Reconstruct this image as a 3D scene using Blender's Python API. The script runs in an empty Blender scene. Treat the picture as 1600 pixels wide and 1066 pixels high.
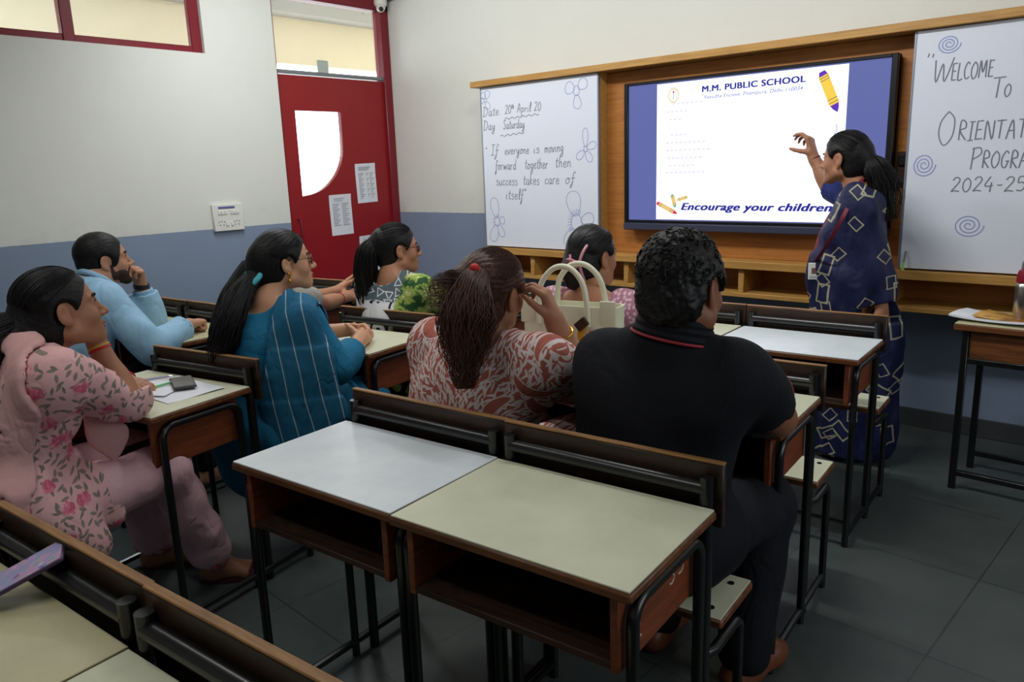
import bpy, bmesh, math, random
import numpy as np
from mathutils import Vector, Matrix

S = bpy.context.scene
COL = S.collection
# ------------------------------------------------------------------ camera
CAM_H = 1.46
def cam_matrix(yaw, pitch, roll):
    cy, sy, cp, sp = math.cos(yaw), math.sin(yaw), math.cos(pitch), math.sin(pitch)
    fw = Vector((-sy*cp, cy*cp, -sp)); rt = Vector((cy, sy, 0)); up = rt.cross(fw)
    cr, sr = math.cos(roll), math.sin(roll)
    r2 = rt*cr + up*sr; u2 = up*cr - rt*sr
    m = Matrix((r2, u2, -fw)).transposed().to_4x4()
    m.translation = (0, 0, CAM_H)
    return m
cam_d = bpy.data.cameras.new('camera'); cam = bpy.data.objects.new('camera', cam_d); COL.objects.link(cam)
cam_d.sensor_width = 36.0; cam_d.lens = 1199.7/1600*36; cam_d.clip_start = .02
cam.matrix_world = cam_matrix(.72960, .22055, -.033693)
S.camera = cam
# ------------------------------------------------------------------ view, world, lights
S.view_settings.view_transform = 'Standard'; S.view_settings.look = 'None'
S.view_settings.gamma = 1.0; S.view_settings.use_curve_mapping = False
S.view_settings.exposure = 0.0
W = bpy.data.worlds.new('sky'); S.world = W; W.use_nodes = True
bg = W.node_tree.nodes['Background']; bg.inputs[0].default_value = (.93, .97, 1, 1); bg.inputs[1].default_value = 5.5
def area_light(name, loc, rot, sx, sy, power, color=(1, 1, 1), spread=180):
    l = bpy.data.lights.new(name, 'AREA'); l.shape = 'RECTANGLE'; l.size = sx; l.size_y = sy
    l.energy = power; l.color = color; l.spread = math.radians(spread)
    o = bpy.data.objects.new(name, l); COL.objects.link(o); o.location = loc; o.rotation_euler = rot
    return o
# added area lights: supposed window daylight at the right wall, unseen ceiling lamps
area_light('added_side_daylight', (1.78, 2.0, 1.85), (0, math.radians(90), 0), 1.3, 2.4, 24, (.90, .96, 1))
area_light('unseen_ceiling_light', (-3.9, 2.5, 3.0), (math.radians(30), 0, 0), 1.2, .12, 34, (.98, 1, .99))
area_light('unseen_ceiling_light', (-1.7, 2.3, 3.0), (math.radians(42), 0, 0), 1.2, .12, 31, (.98, 1, 1))  # tilted to throw more light on the front wall
area_light('unseen_ceiling_light', (-1.5, -.2, 3.02), (0, 0, 0), 1.2, .12, 11, (1, .99, .95))  # extra lamp added to brighten the foreground desks
area_light('unseen_ceiling_light', (-3.0, .6, 3.02), (0, 0, 0), 1.2, .12, 8, (1, .99, .95))  # unseen lamp, strengthened to lift the dim back rows
# ------------------------------------------------------------------ node helper
def lin(c):
    return tuple((x/12.92 if x <= .04045 else ((x+.055)/1.055)**2.4) for x in [v/255 for v in c])
class NT:
    """tiny expression builder over a material's node tree"""
    def __init__(s, name):
        s.m = bpy.data.materials.new(name); s.m.use_nodes = True
        s.t = s.m.node_tree; s.n = s.t.nodes; s.b = s.n['Principled BSDF']
    def set(s, sock, v):
        if isinstance(v, bpy.types.NodeSocket): s.t.links.new(v, sock)
        elif isinstance(v, (tuple, list)) and sock.type == 'RGBA' and len(v) == 3: sock.default_value = (*v, 1)
        else: sock.default_value = v
    def math(s, op, a, b=0.0, c=None, clamp=False):
        n = s.n.new('ShaderNodeMath'); n.operation = op; n.use_clamp = clamp
        s.set(n.inputs[0], a); s.set(n.inputs[1], b)
        if c is not None: s.set(n.inputs[2], c)
        return n.outputs[0]
    def vmath(s, op, a, b=None, out=0):
        n = s.n.new('ShaderNodeVectorMath'); n.operation = op; s.set(n.inputs[0], a)
        if b is not None: s.set(n.inputs['Scale' if op == 'SCALE' else 1], b)
        return n.outputs[out]
    def mix(s, f, a, b):
        n = s.n.new('ShaderNodeMix'); n.data_type = 'RGBA'
        s.set(n.inputs[0], f); s.set(n.inputs[6], a); s.set(n.inputs[7], b); return n.outputs[2]
    def obj(s): return s.n.new('ShaderNodeTexCoord').outputs['Object']
    def map(s, v, scale=(1, 1, 1), rot=(0, 0, 0), loc=(0, 0, 0)):
        n = s.n.new('ShaderNodeMapping'); s.set(n.inputs[0], v)
        n.inputs['Scale'].default_value = scale; n.inputs['Rotation'].default_value = rot; n.inputs['Location'].default_value = loc
        return n.outputs[0]
    def noise(s, v, scale, detail=3, rough=.5, dist=0.0, color=False):
        n = s.n.new('ShaderNodeTexNoise'); s.set(n.inputs['Vector'], v); n.inputs['Scale'].default_value = scale
        n.inputs['Detail'].default_value = detail; n.inputs['Roughness'].default_value = rough; n.inputs['Distortion'].default_value = dist
        return n.outputs[1 if color else 0]
    def vor(s, v, scale, feature='F1', rnd=1.0, dims='3D'):
        n = s.n.new('ShaderNodeTexVoronoi'); n.voronoi_dimensions = dims; n.feature = feature
        s.set(n.inputs['Vector'], v); n.inputs['Scale'].default_value = scale; n.inputs['Randomness'].default_value = rnd
        return n
    def sep(s, v):
        n = s.n.new('ShaderNodeSeparateXYZ'); s.set(n.inputs[0], v); return n.outputs
    def comb(s, x, y, z=0.0):
        n = s.n.new('ShaderNodeCombineXYZ'); s.set(n.inputs[0], x); s.set(n.inputs[1], y); s.set(n.inputs[2], z); return n.outputs[0]
    def step(s, x, lo, hi):  # smooth 0..1
        n = s.n.new('ShaderNodeMapRange'); n.interpolation_type = 'SMOOTHSTEP'
        s.set(n.inputs[0], x); n.inputs[1].default_value = lo; n.inputs[2].default_value = hi
        return n.outputs[0]
    def bump(s, h, strength=.2, dist=.01):
        n = s.n.new('ShaderNodeBump'); n.inputs['Strength'].default_value = strength; n.inputs['Distance'].default_value = dist
        s.set(n.inputs['Height'], h); s.t.links.new(n.outputs[0], s.b.inputs['Normal'])
    def done(s, color, rough=.6, spec=.4, metal=0.0, **kw):
        s.set(s.b.inputs['Base Color'], color); s.set(s.b.inputs['Roughness'], rough)
        s.b.inputs['Specular IOR Level'].default_value = spec; s.b.inputs['Metallic'].default_value = metal
        for k, v in kw.items(): s.set(s.b.inputs[k], v)
        return s.m
def plain(name, rgb, rough=.6, var=.12, scale=14, spec=.4, metal=0.0, bump=0.0, **kw):
    t = NT(name); c = lin(rgb); v = t.noise(t.obj(), scale, 4)
    dark = tuple(x*(1-var) for x in c); light = tuple(min(1, x*(1+var)) for x in c)
    if bump: t.bump(t.noise(t.obj(), scale*9, 3), bump, .004)
    return t.done(t.mix(v, dark, light), rough, spec, metal, **kw)
def wood(name, rgb, dark, axis=0, rough=.45, scale=5.0, wear=0.0, wearc=(60, 50, 42)):
    t = NT(name); sc = [scale*4]*3; sc[axis] = scale*.35
    v = t.map(t.obj(), tuple(sc)); g = t.noise(v, 2.2, 6, .62, .7)
    c = t.mix(t.step(g, .3, .72), lin(dark), lin(rgb))
    if wear:
        w = t.noise(t.obj(), 11, 6, .7); c = t.mix(t.math('MULTIPLY', t.step(w, .5, .68), wear), c, lin(wearc))
    t.bump(g, .12, .003)
    return t.done(c, rough)
def emit(name, rgb, strength):
    t = NT(name); c = lin(rgb)
    return t.done((0, 0, 0), .5, 0.2, 0, **{'Emission Color': c, 'Emission Strength': strength})
# ------------------------------------------------------------------ mesh helper
class MB:
    def __init__(s): s.bm = bmesh.new()
    def box(s, lo, hi, bevel=0.0, seg=1, M=None):
        lo, hi = Vector(lo), Vector(hi)
        r = bmesh.ops.create_cube(s.bm, size=1.0); vs = r['verts']
        for v in vs: v.co = Vector(((v.co.x+.5)*(hi.x-lo.x)+lo.x, (v.co.y+.5)*(hi.y-lo.y)+lo.y, (v.co.z+.5)*(hi.z-lo.z)+lo.z))
        if bevel:
            es = list({e for v in vs for e in v.link_edges})
            r = bmesh.ops.bevel(s.bm, geom=es, offset=bevel, segments=seg, affect='EDGES', profile=.5)
            vs = list({v for f in r['faces'] for v in f.verts} | {v for v in vs if v.is_valid})
        if M is not None:
            for v in vs: v.co = M @ v.co
        return s
    def tube(s, pts, rad, seg=10, closed=False, caps=True, flat=None):
        pts = [Vector(p) for p in pts]; n = len(pts)
        rads = rad if isinstance(rad, (list, tuple)) else [rad]*n
        rings = []; up = None
        for i, p in enumerate(pts):
            if closed: d = pts[(i+1) % n]-pts[i-1]
            else: d = pts[min(i+1, n-1)]-pts[max(i-1, 0)]
            d.normalize()
            if up is None:
                up = Vector((0, 0, 1)) if abs(d.z) < .9 else Vector((0, 1, 0))
                if flat: up = Vector(flat)
            a = d.cross(up)
            if a.length < 1e-6: a = d.orthogonal()
            a.normalize(); b = a.cross(d).normalized(); up = b
            rings.append([s.bm.verts.new(p+(a*math.cos(t)+b*math.sin(t))*rads[i]) for t in [2*math.pi*k/seg for k in range(seg)]])
        for i in range(n if closed else n-1):
            A, B = rings[i], rings[(i+1) % n]
            for k in range(seg): s.bm.faces.new((A[k], A[(k+1) % seg], B[(k+1) % seg], B[k]))
        if caps and not closed:
            s.bm.faces.new(rings[0]); s.bm.faces.new(list(reversed(rings[-1])))
        return s
    def lathe(s, prof, c=(0, 0, 0), seg=24, M=None):
        c = Vector(c); rings = []; new = []
        for r, z in prof:
            ring = [s.bm.verts.new(c+Vector((r*math.cos(2*math.pi*k/seg), r*math.sin(2*math.pi*k/seg), z))) for k in range(seg)]
            rings.append(ring); new += ring
        for A, B in zip(rings, rings[1:]):
            for k in range(seg): s.bm.faces.new((A[k], A[(k+1) % seg], B[(k+1) % seg], B[k]))
        s.bm.faces.new(list(reversed(rings[0]))); s.bm.faces.new(rings[-1])
        if M is not None:
            for v in new: v.co = M @ v.co
        return s
    def prism(s, poly, z0, z1, M=None):
        a = [s.bm.verts.new((x, y, z0)) for x, y in poly]; b = [s.bm.verts.new((x, y, z1)) for x, y in poly]
        n = len(poly)
        for i in range(n): s.bm.faces.new((a[i], a[(i+1) % n], b[(i+1) % n], b[i]))
        s.bm.faces.new(list(reversed(a))); s.bm.faces.new(b)
        if M is not None:
            for v in a+b: v.co = M @ v.co
        return s
    def ball(s, c, r, seg=16, M=None):
        R = (r, r, r) if not isinstance(r, (tuple, list)) else r
        q = bmesh.ops.create_uvsphere(s.bm, u_segments=seg, v_segments=max(8, seg*2//3), radius=1)
        for v in q['verts']:
            p = Vector((v.co.x*R[0], v.co.y*R[1], v.co.z*R[2]))
            if M is not None: p = M @ p
            v.co = p+Vector(c)
        return s
    def sheet(s, grid, thick=0.0):
        """grid of points (rows of equal length); solid if thick"""
        def put(g): return [[s.bm.verts.new(p) for p in r] for r in g]
        top = put(grid)
        for i in range(len(grid)-1):
            for j in range(len(grid[0])-1): s.bm.faces.new((top[i][j], top[i][j+1], top[i+1][j+1], top[i+1][j]))
        if thick:
            s.bm.normal_update()
            bot = [[s.bm.verts.new(v.co-v.normal*thick) for v in r] for r in top]
            R, C = len(grid), len(grid[0])
            for i in range(R-1):
                for j in range(C-1): s.bm.faces.new((bot[i][j], bot[i+1][j], bot[i+1][j+1], bot[i][j+1]))
            for i in range(R-1):
                s.bm.faces.new((top[i][0], top[i+1][0], bot[i+1][0], bot[i][0])); s.bm.faces.new((top[i+1][C-1], top[i][C-1], bot[i][C-1], bot[i+1][C-1]))
            for j in range(C-1):
                s.bm.faces.new((top[0][j+1], top[0][j], bot[0][j], bot[0][j+1])); s.bm.faces.new((top[R-1][j], top[R-1][j+1], bot[R-1][j+1], bot[R-1][j]))
        return s
    def build(s, name, mat, parent=None, smooth=True, off=None):
        bmesh.ops.recalc_face_normals(s.bm, faces=s.bm.faces)
        if off is not None: bmesh.ops.translate(s.bm, verts=s.bm.verts, vec=-Vector(off))
        me = bpy.data.meshes.new(name); s.bm.to_mesh(me); s.bm.free()
        if smooth:
            me.polygons.foreach_set('use_smooth', [True]*len(me.polygons))
            me.set_sharp_from_angle(angle=math.radians(38))
        if mat: me.materials.append(mat)
        return link(name, me, parent)
def link(name, data, parent=None):
    o = bpy.data.objects.new(name, data); COL.objects.link(o)
    if parent: o.parent = parent
    return o
def thing(name, label, cat, loc=(0, 0, 0), rz=0.0, group=None):
    o = bpy.data.objects.new(name, None); COL.objects.link(o); o.empty_display_size = .05
    o.location = loc; o.rotation_euler = (0, 0, rz); return tag(o, label, cat, group)
def tag(o, label, cat, group=None):
    o['label'] = label; o['category'] = cat
    if group: o['group'] = group
    return o
def struct(o): o['kind'] = 'structure'; return o
def arc(c, r, a0, a1, n, plane='yz', x=0.0):
    out = []
    for i in range(n+1):
        t = math.radians(a0+(a1-a0)*i/n); u, v = c[0]+r*math.cos(t), c[1]+r*math.sin(t)
        out.append((x, u, v) if plane == 'yz' else ((u, x, v) if plane == 'xz' else (u, v, x)))
    return out
def smooth_poly(pts, n=6, closed=False):
    P = [Vector(p) for p in pts]; out = []; m = len(P)
    if m < 3 and not closed: return P
    for i in range(m if closed else m-1):
        p0 = P[(i-1) % m] if closed else P[max(i-1, 0)]; p1 = P[i]; p2 = P[(i+1) % m]; p3 = P[(i+2) % m] if closed else P[min(i+2, m-1)]
        for k in range(n):
            t = k/n
            out.append(.5*((2*p1)+(p2-p0)*t+(2*p0-5*p1+4*p2-p3)*t*t+(3*p1-p0-3*p2+p3)*t**3))
    if not closed: out.append(P[-1])
    return out
# ================================================================== materials of the place
M = {}
def wall_mat(name, upper, dado_z):
    t = NT(name); o = t.obj(); z = t.sep(o)[2]
    n = t.noise(o, 3.0, 5, .6); n2 = t.noise(o, 26, 3)
    up = t.mix(n, [c*.95 for c in lin(upper)], [min(1, c*1.04) for c in lin(upper)])
    grime = t.math('MULTIPLY', t.step(n, .48, .75), t.math('SUBTRACT', 1.0, t.step(z, dado_z, dado_z+.22)))
    up = t.mix(t.math('MULTIPLY', grime, .3), up, lin((150, 145, 135)))
    lo = t.mix(n, lin((124, 139, 162)), lin((134, 149, 172)))
    edge = t.math('ADD', z, t.math('MULTIPLY', t.math('SUBTRACT', n2, .5), .006))
    t.bump(n2, .08, .004)
    return t.done(t.mix(t.step(edge, dado_z-.002, dado_z+.002), lo, up), .55, .3)
M['wallL'] = wall_mat('painted_wall_left', (217, 218, 212), 1.112)
M['wallF'] = wall_mat('painted_wall_front', (217, 217, 210), 1.123)
M['ceil'] = plain('ceiling_white', (225, 226, 222), .8, .04)
M['cream'] = plain('corridor_cream', (222, 212, 186), .8, .05, 4)
M['greybeam'] = plain('beam_grey', (170, 170, 168), .8, .05, 4)
def floor_mat():
    t = NT('kota_stone'); o = t.obj(); v = t.map(o, (1.75, 1.75, 1), (0, 0, math.radians(3)))
    b = t.n.new('ShaderNodeTexBrick'); t.set(b.inputs['Vector'], v); b.offset = 0
    for k, x in (('Scale', 1.0), ('Mortar Size', .006), ('Brick Width', 1.0), ('Row Height', 1.0), ('Mortar Smooth', .3)): b.inputs[k].default_value = x
    b.inputs['Color1'].default_value = (*lin((66, 73, 72)), 1); b.inputs['Color2'].default_value = (*lin((74, 81, 79)), 1); b.inputs['Mortar'].default_value = (*lin((50, 55, 54)), 1)
    n = t.noise(o, 5, 6, .65); c = t.mix(t.math('MULTIPLY', t.step(n, .4, .7), .35), b.outputs[0], lin((88, 92, 88)))
    return t.done(c, t.math('ADD', .24, t.math('MULTIPLY', n, .25)), .4)
M['floor'] = floor_mat()
M['skirt'] = plain('skirting_stone', (62, 64, 66), .5, .2, 8)
M['red'] = plain('door_red_enamel', (142, 22, 28), .35, .08, 6)
M['maroon'] = plain('frame_maroon', (120, 24, 38), .4, .1, 9)
M['oak'] = wood('oak_laminate', (193, 147, 80), (170, 124, 64), 0, .42)
M['oakback'] = wood('oak_back', (186, 122, 58), (160, 100, 46), 0, .45)
M['wb'] = plain('whiteboard_enamel', (222, 226, 238), .22, .015, 2)
M['alu'] = plain('board_trim', (150, 152, 165), .4, .05, metal=.6)
M['ink'] = plain('marker_ink_black', (122, 122, 136), .6, .1)
M['inkb'] = plain('marker_ink_blue', (148, 158, 200), .6, .1)
M['black'] = plain('black_plastic', (20, 20, 24), .35, .1)
M['pipe'] = plain('black_pipe_enamel', (17, 17, 19), .28, .3, 20, .6)
M['wpla'] = plain('white_plastic', (222, 222, 215), .35, .03)
M['greypl'] = plain('grey_plastic', (120, 122, 126), .4, .05)
M['paper'] = plain('paper_white', (226, 228, 236), .7, .02)
M['print'] = plain('printed_grey', (168, 170, 180), .7, .1)
M['wood'] = wood('desk_wood', (126, 74, 38), (84, 48, 26), 0, .42, 5, .45, (44, 34, 30))
M['woodside'] = wood('desk_side_wood', (140, 72, 38), (104, 52, 30), 1, .42, 5, .35, (70, 46, 40))
M['boardwood'] = wood('backrest_wood', (66, 44, 33), (40, 30, 25), 0, .4, 4, .5, (28, 24, 22)); M['band'] = wood('bare_lit_edge_wood', (168, 122, 72), (128, 88, 52), 0, .5, 4, .3, (80, 56, 40))
M['box'] = wood('book_box_wood', (70, 44, 30), (34, 24, 20), 0, .55, 4, .7, (22, 20, 20))
def laminate(name, a, b):
    t = NT(name); o = t.obj(); n = t.noise(o, 4, 6, .62); sp = t.noise(o, 60, 3, .6)
    c = t.mix(t.step(n, .35, .7), lin(a), lin(b)); c = t.mix(t.math('MULTIPLY', t.step(sp, .70, .76), .45), c, lin((120, 118, 108)))
    return t.done(c, t.math('ADD', .2, t.math('MULTIPLY', n, .25)), .5)
M['lamcream'] = laminate('cream_laminate', (216, 216, 190), (203, 204, 176))
M['lamwhite'] = laminate('white_laminate', (224, 230, 234), (210, 218, 224))
M['lamyellow'] = laminate('aged_laminate', (206, 198, 160), (190, 184, 148))
M['steel'] = plain('brushed_steel', (190, 190, 188), .28, .08, 30, metal=1.0)
M['gold'] = plain('gold', (212, 160, 58), .25, .05, metal=1.0)
def glass_mat():
    m = bpy.data.materials.new('window_glass'); m.use_nodes = True; t = m.node_tree; n = t.nodes; n.clear()
    o = n.new('ShaderNodeOutputMaterial'); mx = n.new('ShaderNodeMixShader'); tr = n.new('ShaderNodeBsdfTransparent'); gl = n.new('ShaderNodeBsdfGlossy'); fr = n.new('ShaderNodeFresnel')
    gl.inputs['Roughness'].default_value = .02; fr.inputs[0].default_value = 1.45; tr.inputs[0].default_value = (.96, .97, .97, 1)
    t.links.new(fr.outputs[0], mx.inputs[0]); t.links.new(tr.outputs[0], mx.inputs[1]); t.links.new(gl.outputs[0], mx.inputs[2]); t.links.new(mx.outputs[0], o.inputs[0])
    return m
M['glass'] = glass_mat()

# ================================================================== the room
XL, XD, YF = -5.23, -5.30, 4.48
XR, YB, ZC = 1.8, -2.2, 3.05
struct(MB().box((XL-.2, YB-.2, -.1), (XR+.2, YF+.2, 0)).build('floor', M['floor']))
struct(MB().box((XL-.2, YB-.2, ZC), (XR+.2, YF+.2, ZC+.1)).build('ceiling', M['ceil']))
w = MB()
WY0, WY1, WZ0, WZ1 = .55, 2.80, 2.30, 2.93
for lo, hi in (((XL-.2, YB, 0), (XL, WY0, ZC)), ((XL-.2, WY0, 0), (XL, WY1, WZ0)), ((XL-.2, WY0, WZ1), (XL, WY1, ZC)),
               ((XL-.2, WY1, 0), (XL, 3.345, ZC)), ((XL-.2, 3.345, 2.86), (XL, YF, ZC))): w.box(lo, hi)
struct(w.build('wall_left', M['wallL'], smooth=False))
struct(MB().box((XL-.2, YF, 0), (XR, YF+.2, ZC)).build('wall_front', M['wallF'], smooth=False))
struct(MB().box((XR, YB, 0), (XR+.2, YF, ZC)).build('wall_right', M['wallL'], smooth=False))
struct(MB().box((XL-.2, YB-.2, 0), (XR, YB, ZC)).build('wall_back', M['wallL'], smooth=False))
struct(MB().box((XL, YF-.015, 0), (XR, YF, .10), .003).build('baseboard_front', M['skirt']))
struct(MB().box((XL, YB, 0), (XL+.012, 3.3, .10), .003).build('baseboard_left', M['skirt']))
# corridor outside the door and windows
struct(MB().box((-7.6, -1.5, 2.62), (-7.4, 9.5, 3.3)).build('wall_corridor_lintel', M['cream']))
struct(MB().box((-7.6, -1.5, 0), (-7.4, 9.5, 1.2)).build('wall_corridor_parapet', M['cream']))
struct(MB().box((-7.6, -1.5, 3.3), (XL-.2, 9.5, 3.4)).build('ceiling_corridor', M['ceil']))
struct(MB().box((-7.4, -1.5, 3.08), (-7.15, 9.5, 3.3)).build('trim_corridor_beam', M['greybeam']))
struct(MB().box((-7.6, -1.5, -.1), (XL-.2, 9.5, 0)).build('floor_corridor', M['greybeam']))
struct(MB().box((XL-.2, YF+.2, 0), (XL, 9.5, 3.3)).build('wall_corridor_inner', M['cream']))
# high window in the left wall
wn = MB(); fx0, fx1 = XL-.075, XL-.03
for lo, hi in (((fx0, WY0, WZ0), (fx1, WY1, WZ0+.045)), ((fx0, WY0, WZ1-.05), (fx1, WY1, WZ1)), ((fx0+.002, WY1-.075, WZ0+.001), (fx1+.003, WY1-.001, WZ1-.001)),
               ((fx0+.002, WY0+.001, WZ0+.001), (fx1+.003, WY0+.06, WZ1-.001)), ((fx0-.01, 1.915, WZ0), (fx1+.01, 1.985, WZ1)), ((fx0-.01, 1.15, WZ0), (fx1+.01, 1.22, WZ1))): wn.box(lo, hi, .005)
win = struct(wn.build('window_1', M['maroon']))
for y0, y1 in ((WY0+.06, 1.15), (1.22, 1.915), (1.985, WY1-.075)):
    MB().box((XL-.058, y0, WZ0+.045), (XL-.053, y1, WZ1-.05)).build('pane', M['glass'], win)
# door frame with transom
fr = MB(); DY0, DY1, DZ = 3.31, 4.435, 2.212
for lo, hi in (((XD-.08, DY1-.035, 0), (XD+.03, YF, 2.86)), ((XD-.08, DY0-.02, 0), (XD+.03, 3.38, 2.86)), ((XD-.08, DY0, 2.765), (XD+.03, YF, 2.86))): fr.box(lo, hi, .006)
frame = struct(fr.build('trim_door_frame', M['maroon']))
MB().box((XD-.06, 3.38, DZ+.008), (XD+.02, DY1-.035, DZ+.034), .004).build('transom_rail', M['greypl'], frame)
MB().box((XD-.035, 3.38, DZ+.03), (XD-.03, DY1-.035, 2.765)).build('transom_pane', M['glass'], frame)
MB().box((XD-.02, 3.765, DZ+.034), (XD-.012, 3.87, DZ+.13), .003).build('latch_plate', plain('latch_grey', (176, 186, 180), .4), frame)
# door leaf with its D shaped glass
from mathutils.geometry import tessellate_polygon
hole = [(3.517, 1.953), (3.942, 1.953)] + [(3.942, 1.80)] + [(3.517+.425*math.cos(t), 1.70+.395*math.sin(t)*-1) for t in [math.radians(a) for a in range(8, 90, 6)]] + [(3.517, 1.302)]
outer = [(3.385, .01), (4.40, .01), (4.40, DZ), (3.385, DZ)]
def plate_with_hole(outer, hole, x0, x1):
    bm = bmesh.new(); P = outer+hole; tris = tessellate_polygon([[Vector((0, *p)) for p in outer], [Vector((0, *p)) for p in reversed(hole)]])
    P2 = outer+list(reversed(hole))
    A = [bm.verts.new((x0, *p)) for p in P2]; B = [bm.verts.new((x1, *p)) for p in P2]
    for t in tris: bm.faces.new([A[i] for i in t]); bm.faces.new([B[i] for i in reversed(t)])
    for s, n in ((0, len(outer)), (len(outer), len(hole))):
        for i in range(n):
            j = s+(i+1) % n; bm.faces.new((A[s+i], A[j], B[j], B[s+i]))
    q = MB(); q.bm.free(); q.bm = bm; return q
door = struct(plate_with_hole(outer, hole, XD-.04, XD).build('door_1', M['red'], smooth=False))
gm = MB(); gm.prism([(y, z) for y, z in hole], 0, .004, Matrix(((0, 0, 1, XD-.022), (1, 0, 0, 0), (0, 1, 0, 0), (0, 0, 0, 1)))); gm.build('door_glass', M['glass'], door, smooth=False)
MB().tube([(XD+.002, 3.455, .99), (XD+.035, 3.455, 1.0), (XD+.04, 3.455, 1.06), (XD+.035, 3.455, 1.12), (XD+.002, 3.455, 1.13)], .009, 8).build('door_handle', M['maroon'], door)
# papers on the door
def notice(y0, z0, y1, z1, rot, label, cols):
    c = ((y0+y1)/2, (z0+z1)/2); t = thing('notice_paper', label, 'paper', (XD+.001, c[0], c[1])); t.rotation_euler = (rot, 0, 0)
    w, h = (y1-y0)/2, (z1-z0)/2
    g = [[Vector((.001+.006*max(0, (v*2-1))**4, w*(2*u-1), h*(2*v-1))) for u in [i/6 for i in range(7)]] for v in [i/8 for i in range(9)]]
    p = MB().sheet(g, .0006).build('sheet', M['paper'], t)
    q = MB()
    for (a, b, n, l0, l1) in cols:
        for i in range(n):
            zz = l0+(l1-l0)*i/max(1, n-1); q.box((.0026+.006*max(0, zz)**4, w*a, h*zz-.003), (.0032+.006*max(0, zz)**4, w*(b-.12*((i*7) % 3)), h*zz+.003))
    q.build('printed_lines', M['print'], t, smooth=False)
notice(4.043, 1.222, 4.254, 1.545, .03, 'white printed list on the red door, uppermost of the three sheets', [(-.7, .5, 3, .82, .68), (-.72, -.2, 15, .5, -.75), (.05, .3, 15, .5, -.75), (.4, .8, 15, .5, -.75)])
notice(3.76, .973, 3.978, 1.302, .02, 'white paper on the red door below the half-round glass, left of the other two sheets', [(-.6, .3, 2, .8, .7), (-.75, -.1, 13, .55, -.5), (.1, .75, 13, .55, -.5)])
notice(4.033, .64, 4.246, .948, .02, 'white sheet on the red door, lowest of three, half behind a ponytail', [(-.6, -.4, 4, .8, .5), (-.2, .2, 4, .8, .5), (.3, .7, 6, .8, .3)])
# switchboard
sb = thing('switchboard', 'square white switchboard with purple strip on the left wall where white meets blue paint', 'switchboard', (XL, 2.824, 1.188))
MB().box((0, -.116, -.095), (.028, .116, .095), .004).build('plate', M['wpla'], sb)
MB().box((.027, -.075, .062), (.031, .052, .078), .002).build('label_strip', plain('purple_strip', (96, 98, 150), .5, .2, 60), sb)
for i, y in enumerate((-.07, -.046, -.022, .024, .047, .07)): MB().box((.027, y-.009, .022), (.035, y+.009, .05), .002).build('switch', M['wpla'], sb)
for y in (-.058, .058):
    q = MB()
    for dy, dz in ((0, .0), (-.014, -.026), (.014, -.026), (-.02, -.0+.045-.05), (.02, -.005)): q.box((.0275, y+dy-.003, -.03+dz), (.0288, y+dy+.003, -.022+dz))
    q.build('socket_holes', M['black'], sb, smooth=False)
for y in (-.018, .02): MB().box((.027, y-.008, -.06), (.035, y+.008, -.032), .002).build('switch', M['wpla'], sb)
# camera dome
cv = thing('security_camera', 'small white dome camera above the red door frame in the corner', 'security camera', (-5.245, 4.385, 2.80))
MB().lathe([(.052, .055), (.055, .02), (.05, .0), (.045, -.004)], seg=24).build('base', M['wpla'], cv)
MB().ball((0, 0, -.005), (.04, .04, .045), 20).build('dome', M['wpla'], cv)
MB().ball((.026, -.018, -.028), .019, 14).build('lens', M['black'], cv)
MB().box((-.02, -.03, .05), (.085, .09, .10), .006).build('junction_box', M['greypl'], cv)

# ================================================================== display unit on the front wall
un = thing('display_unit', 'oak wall unit framing the screen and both whiteboards, with open cubbies below', 'wall unit', (-1.4, 4.48, 0))
OFF = (-1.4, 4.48, 0)
ux0, ux1 = -3.975, 1.3
def ub(name, lo, hi, mat, bev=.003): return MB().box(lo, hi, bev).build(name, M[mat], un, off=OFF)
ub('top_plank', (-4.05, 4.165, 2.037), (ux1+.03, YF, 2.078), 'oak')
ub('carcass', (ux0, 4.225, .90), (-2.967, YF, 2.037), 'oak'); ub('carcass', (-1.088, 4.225, .90), (ux1, YF, 2.037), 'oak')
ub('recess_side', (-2.965, 4.205, .895), (-2.95, 4.42, 2.037), 'oak'); ub('recess_side', (-1.105, 4.205, .895), (-1.09, 4.42, 2.037), 'oak')
ub('recess_panel', (-2.95, 4.30, .897), (-1.105, 4.32, 2.036), 'oakback')
ub('ledge', (ux0, 4.165, .852), (ux1, YF, .897), 'oak')
ub('bottom_shelf', (ux0, 4.185, .685), (ux1, YF, .712), 'oak')
ub('cubby_back', (ux0, 4.455, .712), (ux1, 4.465, .852), 'oakback')
for i in range(7): ub('divider', (-3.545+.79*i, 4.19, .712), (-3.51+.79*i, 4.455, .852), 'oak')
ub('end_panel', (ux0-.004, 4.232, .685), (ux0+.016, YF, 2.037), 'oak')

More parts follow.
